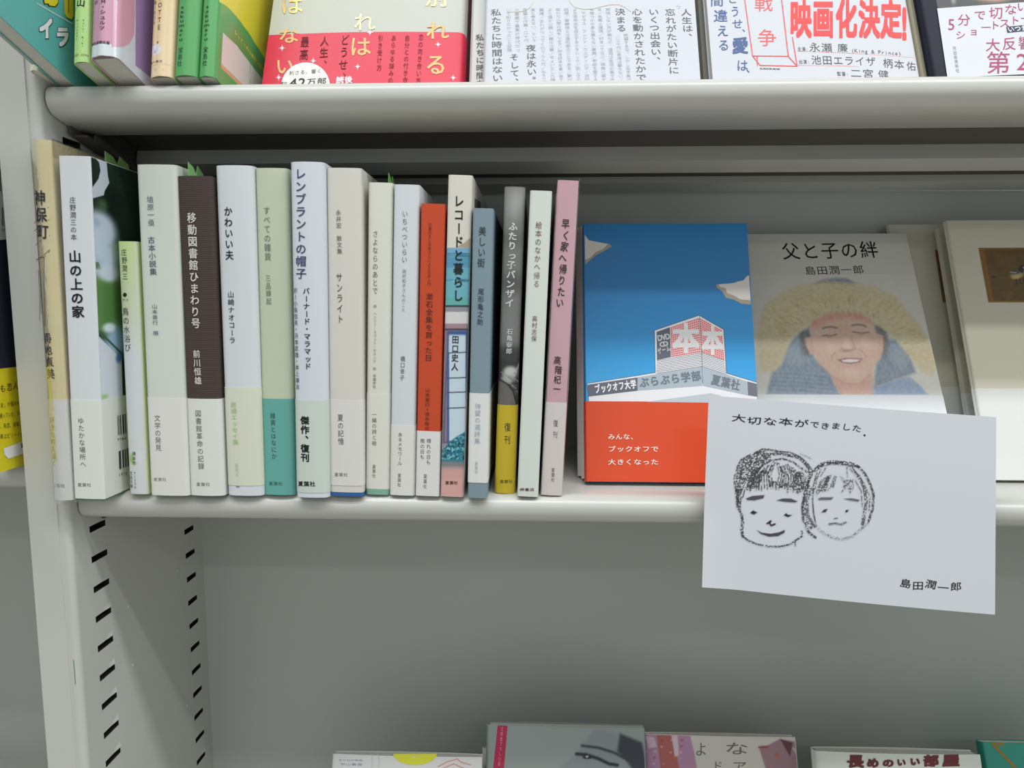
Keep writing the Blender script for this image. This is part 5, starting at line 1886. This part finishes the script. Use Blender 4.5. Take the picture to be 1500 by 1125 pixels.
text(s, 'band_text', [('h', 'いつか', (1474, 45.5), (1504, 42.5), 9, 0.02)], (226, 228, 232), 0.7)
text(s, 'publisher_text', [('v', '河出書房新社', (1396.5, 69), (1402, 108), 5.6)], (140, 144, 150), 0.66)

# ------------------------------------------------------------------ lowest shelf: only the heads of the books are in the picture
def low_face(TL, TR, Yb, ang, th, cover, label, **k):
    return face(TL, TR, Yb, ang, th, cover, label, zb=LOW_Z, **k)


LW = mat('low_white_cover', (206, 206, 204), 0.4, 0.4)
b = low_face((487, 1104), (706, 1104), 418, 20, 8, LW, 'white book with a yellow half circle at its head, on the lowest shelf', bow=2.5)
s = b.face
patch(s, 'yellow_circle', [(609 + 32 * math.cos(a), 1102 + 17 * math.sin(a)) for a in np.linspace(0.05, math.pi - 0.05, 24)], (206, 206, 60), 0.2)
text(s, 'cover_text', [('h', 'おとなの時間', (496, 1113), (532, 1113), 3), ('h', '中山書房', (498, 1119), (532, 1119), 4)], (110, 150, 178), 0.2)
lines(s, 'ring_print', [[(545, 1104), (547, 1112), (545, 1125)], [(554, 1104), (557, 1112), (555, 1125)]], (190, 196, 194), 0.5, 0.2)
lines(s, 'flower_print', [[(642, 1122), (655, 1115), (670, 1111), (676, 1116), (690, 1120)], [(650, 1124), (665, 1118), (682, 1126)]], (206, 140, 128), 0.6, 0.2)
bk = low_face((708, 1096), (900, 1096), 439, 20, 5, LW, 'pale copy just behind the grey eye photograph book')
b = low_face((714, 1061), (944, 1061), 424, 20, 8, mat('grey_photo_cover', (142, 152, 148), 0.3, 0.4, coat=0.2), 'grey book with a close-up eye photograph and red side strip, on the lowest shelf', bow=2.5)
s = b.face
patch(s, 'red_strip', [(729, 1062.5), (743.5, 1062.5), (737, 1140), (721, 1140)], (176, 48, 80), 0.2, sub=2)
text(s, 'strip_text', [('v', '文庫書下ろし小説', (736, 1064), (731, 1122), 4)], (214, 150, 168), 0.3)


def E5(x, y):
    return (700 + x / 5, 1020 + y / 5)


q0, q1 = s.uv(800, 1140), s.uv(900, 1063)
A = Art(s, q0[0], b.dep - 0.6, q0[1], b.h - 0.5, 0.7, (142, 152, 148))
A.poly([E5(850, 230), E5(1000, 260), E5(1200, 330), E5(1260, 600), E5(480, 600), E5(700, 440)], (132, 140, 140), 6)
A.poly([E5(1040, 270), E5(1200, 340), E5(1260, 600), E5(1180, 600), E5(1080, 460), E5(1020, 400)], (52, 58, 66), 5)
A.line([E5(760, 355), E5(880, 370), E5(1000, 410), E5(1090, 460)], (48, 54, 60), 3.5, 2.5)
A.line([E5(720, 415), E5(790, 420), E5(880, 450), E5(960, 490), E5(1020, 500)], (34, 38, 44), 4.5, 2.5)
A.blob(E5(800, 440), 9, 3.5, (34, 38, 42), 0.5)
A.blob(E5(798, 436), 2.6, 1.5, (206, 210, 208), 0.5)
A.done('cover_photo', 0.1, 0.3, 0.2)
b = low_face((944, 1075), (1165, 1075), 432, 22, 8, mat('quilt_cover', (196, 190, 180), 0.45, 0.4), 'book with a red and lilac patchwork picture and grey letters, on the lowest shelf', bow=2.0)
s = b.face


def F5(x, y):
    return (940 + x / 5, 1020 + y / 5)


q0 = s.uv(950, 1140)
A = Art(s, 0.8, b.dep - 0.6, q0[1], b.h - 0.5, 0.7, (198, 194, 184))
A.poly([F5(0, 200), F5(330, 200), F5(380, 400), F5(420, 640), F5(0, 640)], (172, 130, 158), 2)
A.poly([F5(100, 200), F5(215, 200), F5(290, 640), F5(150, 640)], (168, 92, 84), 2)
A.poly([F5(215, 280), F5(260, 280), F5(270, 430), F5(240, 440)], (204, 186, 190), 1.5)
A.poly([F5(30, 290), F5(90, 300), F5(110, 370), F5(50, 380)], (200, 180, 190), 1.5)
for i in range(26):
    x, y = (i * 67) % 330, 280 + (i * 43) % 260
    A.blob(F5(x + 10, y), 3.2, 2, rnd.choice([(150, 60, 60), (190, 150, 180), (120, 110, 150), (210, 190, 190)]), 0.6, 0.6)
A.poly([F5(850, 360), F5(920, 355), F5(1010, 310), F5(1120, 330), F5(1240, 520), F5(1300, 700), F5(960, 700)], (150, 118, 126), 2)
A.poly([F5(1010, 310), F5(1105, 340), F5(1085, 440)], (92, 54, 60), 1.2)
A.line([F5(850, 372), F5(925, 368)], (150, 60, 56), 2, 1)
A.line([F5(1110, 380), F5(1180, 480), F5(1240, 560)], (206, 190, 190), 2.4, 1.5)
A.blob(F5(990, 430), 6, 6, (170, 100, 84), 0.7)
A.done('cover_print', 0.08, 0.45)
text(s, 'cover_text', [('c', 'よ', F5(430, 385), 20, 23, 0.0), ('c', 'な', F5(690, 380), 38, 21, 0.0), ('c', 'ド', F5(550, 505), 17, 16, 0.0), ('c', 'ア', F5(710, 508), 24, 16, 0.0)], (104, 104, 102), 0.3)
b = low_face((1194, 1100), (1436, 1100), 420, 20, 12, mat('chalk_white_cover', (206, 212, 202), 0.5, 0.4), 'white book with playful dark red lettering, on the lowest shelf', bow=3.0, r=4)
text(b.face, 'title_text', [('c', '長', (1251, 1114), 25, 20, 0.05), ('c', 'め', (1276, 1116), 19, 15, 0.05), ('c', 'の', (1298, 1116), 18, 13, 0.05), ('c', 'い', (1317, 1115), 14, 12, 0.05),
                            ('c', 'い', (1337, 1114), 16, 13, 0.05), ('c', '部', (1361, 1113), 24, 18, 0.05), ('c', '屋', (1391, 1113), 27, 19, 0.05)], (104, 50, 52), 0.3)
b = low_face((1439, 1087), (1640, 1087), 428, 22, 10, mat('green_gold_cover', (42, 138, 120), 0.35, 0.4, coat=0.2), 'green book with gold ruled frame at the lower right corner', bow=0.8)
lines(b.face, 'gold_frame', [[(1620, 1090.5), (1454, 1090), (1486, 1124), (1520, 1165)]], (134, 116, 62), 2.4, 0.2)

# ------------------------------------------------------------------ left bay
NAVY = mat('navy_black_cover', (36, 40, 54), 0.35, 0.45, coat=0.2)
X = XO - 8.0
r = ray(0, 690)
r = r * (X / r[0])
zb_ = -96.0
h_ = 0
yt = ray(8, 240)
yt = yt * (X / yt[0])
b = Book(frame(np.array([X - 8.0, 409.0 - 50, zb_ + 0.05]), np.eye(3)), 16, yt[2] - zb_ + 3, 128, NAVY, 'navy book with yellow band and barcode panel, left of the upright',
         bulge=1.0, r=2, band=None)
s = b.right
zb2 = s.uv(10, 539)[1]
b.ushell('paper_band', 0.05, zb2, 0.25, 0.2, mat('bright_yellow_band', (214, 200, 40), 0.35, 0.4))
text(s, 'band_text', [('c', 'も', (3, 569), 9, 13), ('c', '恋', (12.5, 567), 8.5, 13), ('c', '人', (21.5, 565), 8.5, 13), ('c', 'と', (29.5, 564), 8, 12)], (40, 38, 24), 0.6)
for i, t_ in enumerate(('さま｣が描かれた', 'に通っていた。そのの', '身、失恋、就職、転', 'の新エピソードとん')):
    y0 = 593 + i * 15.3
    text(s, 'band_text', [('h', t_, (-6, y0 + 1.5), (33 + i * 1.4, y0 - 3.5), 8.5)], (60, 56, 30), 0.6)
patch(s, 'white_label', [(4, 657), (36, 645), (40, 662), (11, 672), (5, 666)], (222, 224, 226), 0.6)
text(s, 'label_text', [('h', '薬剤', (29, 653), (39, 650), 8, 0.02)], (60, 60, 62), 0.7)
patch(s, 'barcode_panel', [(-6, 239), (9.5, 239), (17, 350), (-6, 352)], (206, 208, 204), 0.2)
for (y0, y1, d0) in ((249, 280, 0), (303, 331, 3)):
    for i, (x, wd) in enumerate(((-1, 1.4), (1.4, .7), (3.2, 1.2), (5.2, .6), (7.0, 1.0))):
        patch(s, 'bar', [(x + d0, y0), (x + wd * .8 + d0, y0), (x + wd * .8 + d0, y1), (x + d0, y1)], (60, 62, 66), 0.35)
text(s, 'barcode_digits', [('h', '23', (1, 284), (8, 283), 6)], (80, 82, 84), 0.35)
text(s, 'barcode_digits', [('h', '007', (1, 337), (11, 336), 6)], (80, 82, 84), 0.35)
b = Book(frame(np.array([X - 6.0, 385, up_z(385) + 12]), rx(-TILT)), 13, 180, 128, mat('left_yellow_cover', (176, 168, 56), 0.4),
         'yellow spined book on the upper shelf of the left bay', bulge=0.8, r=2)
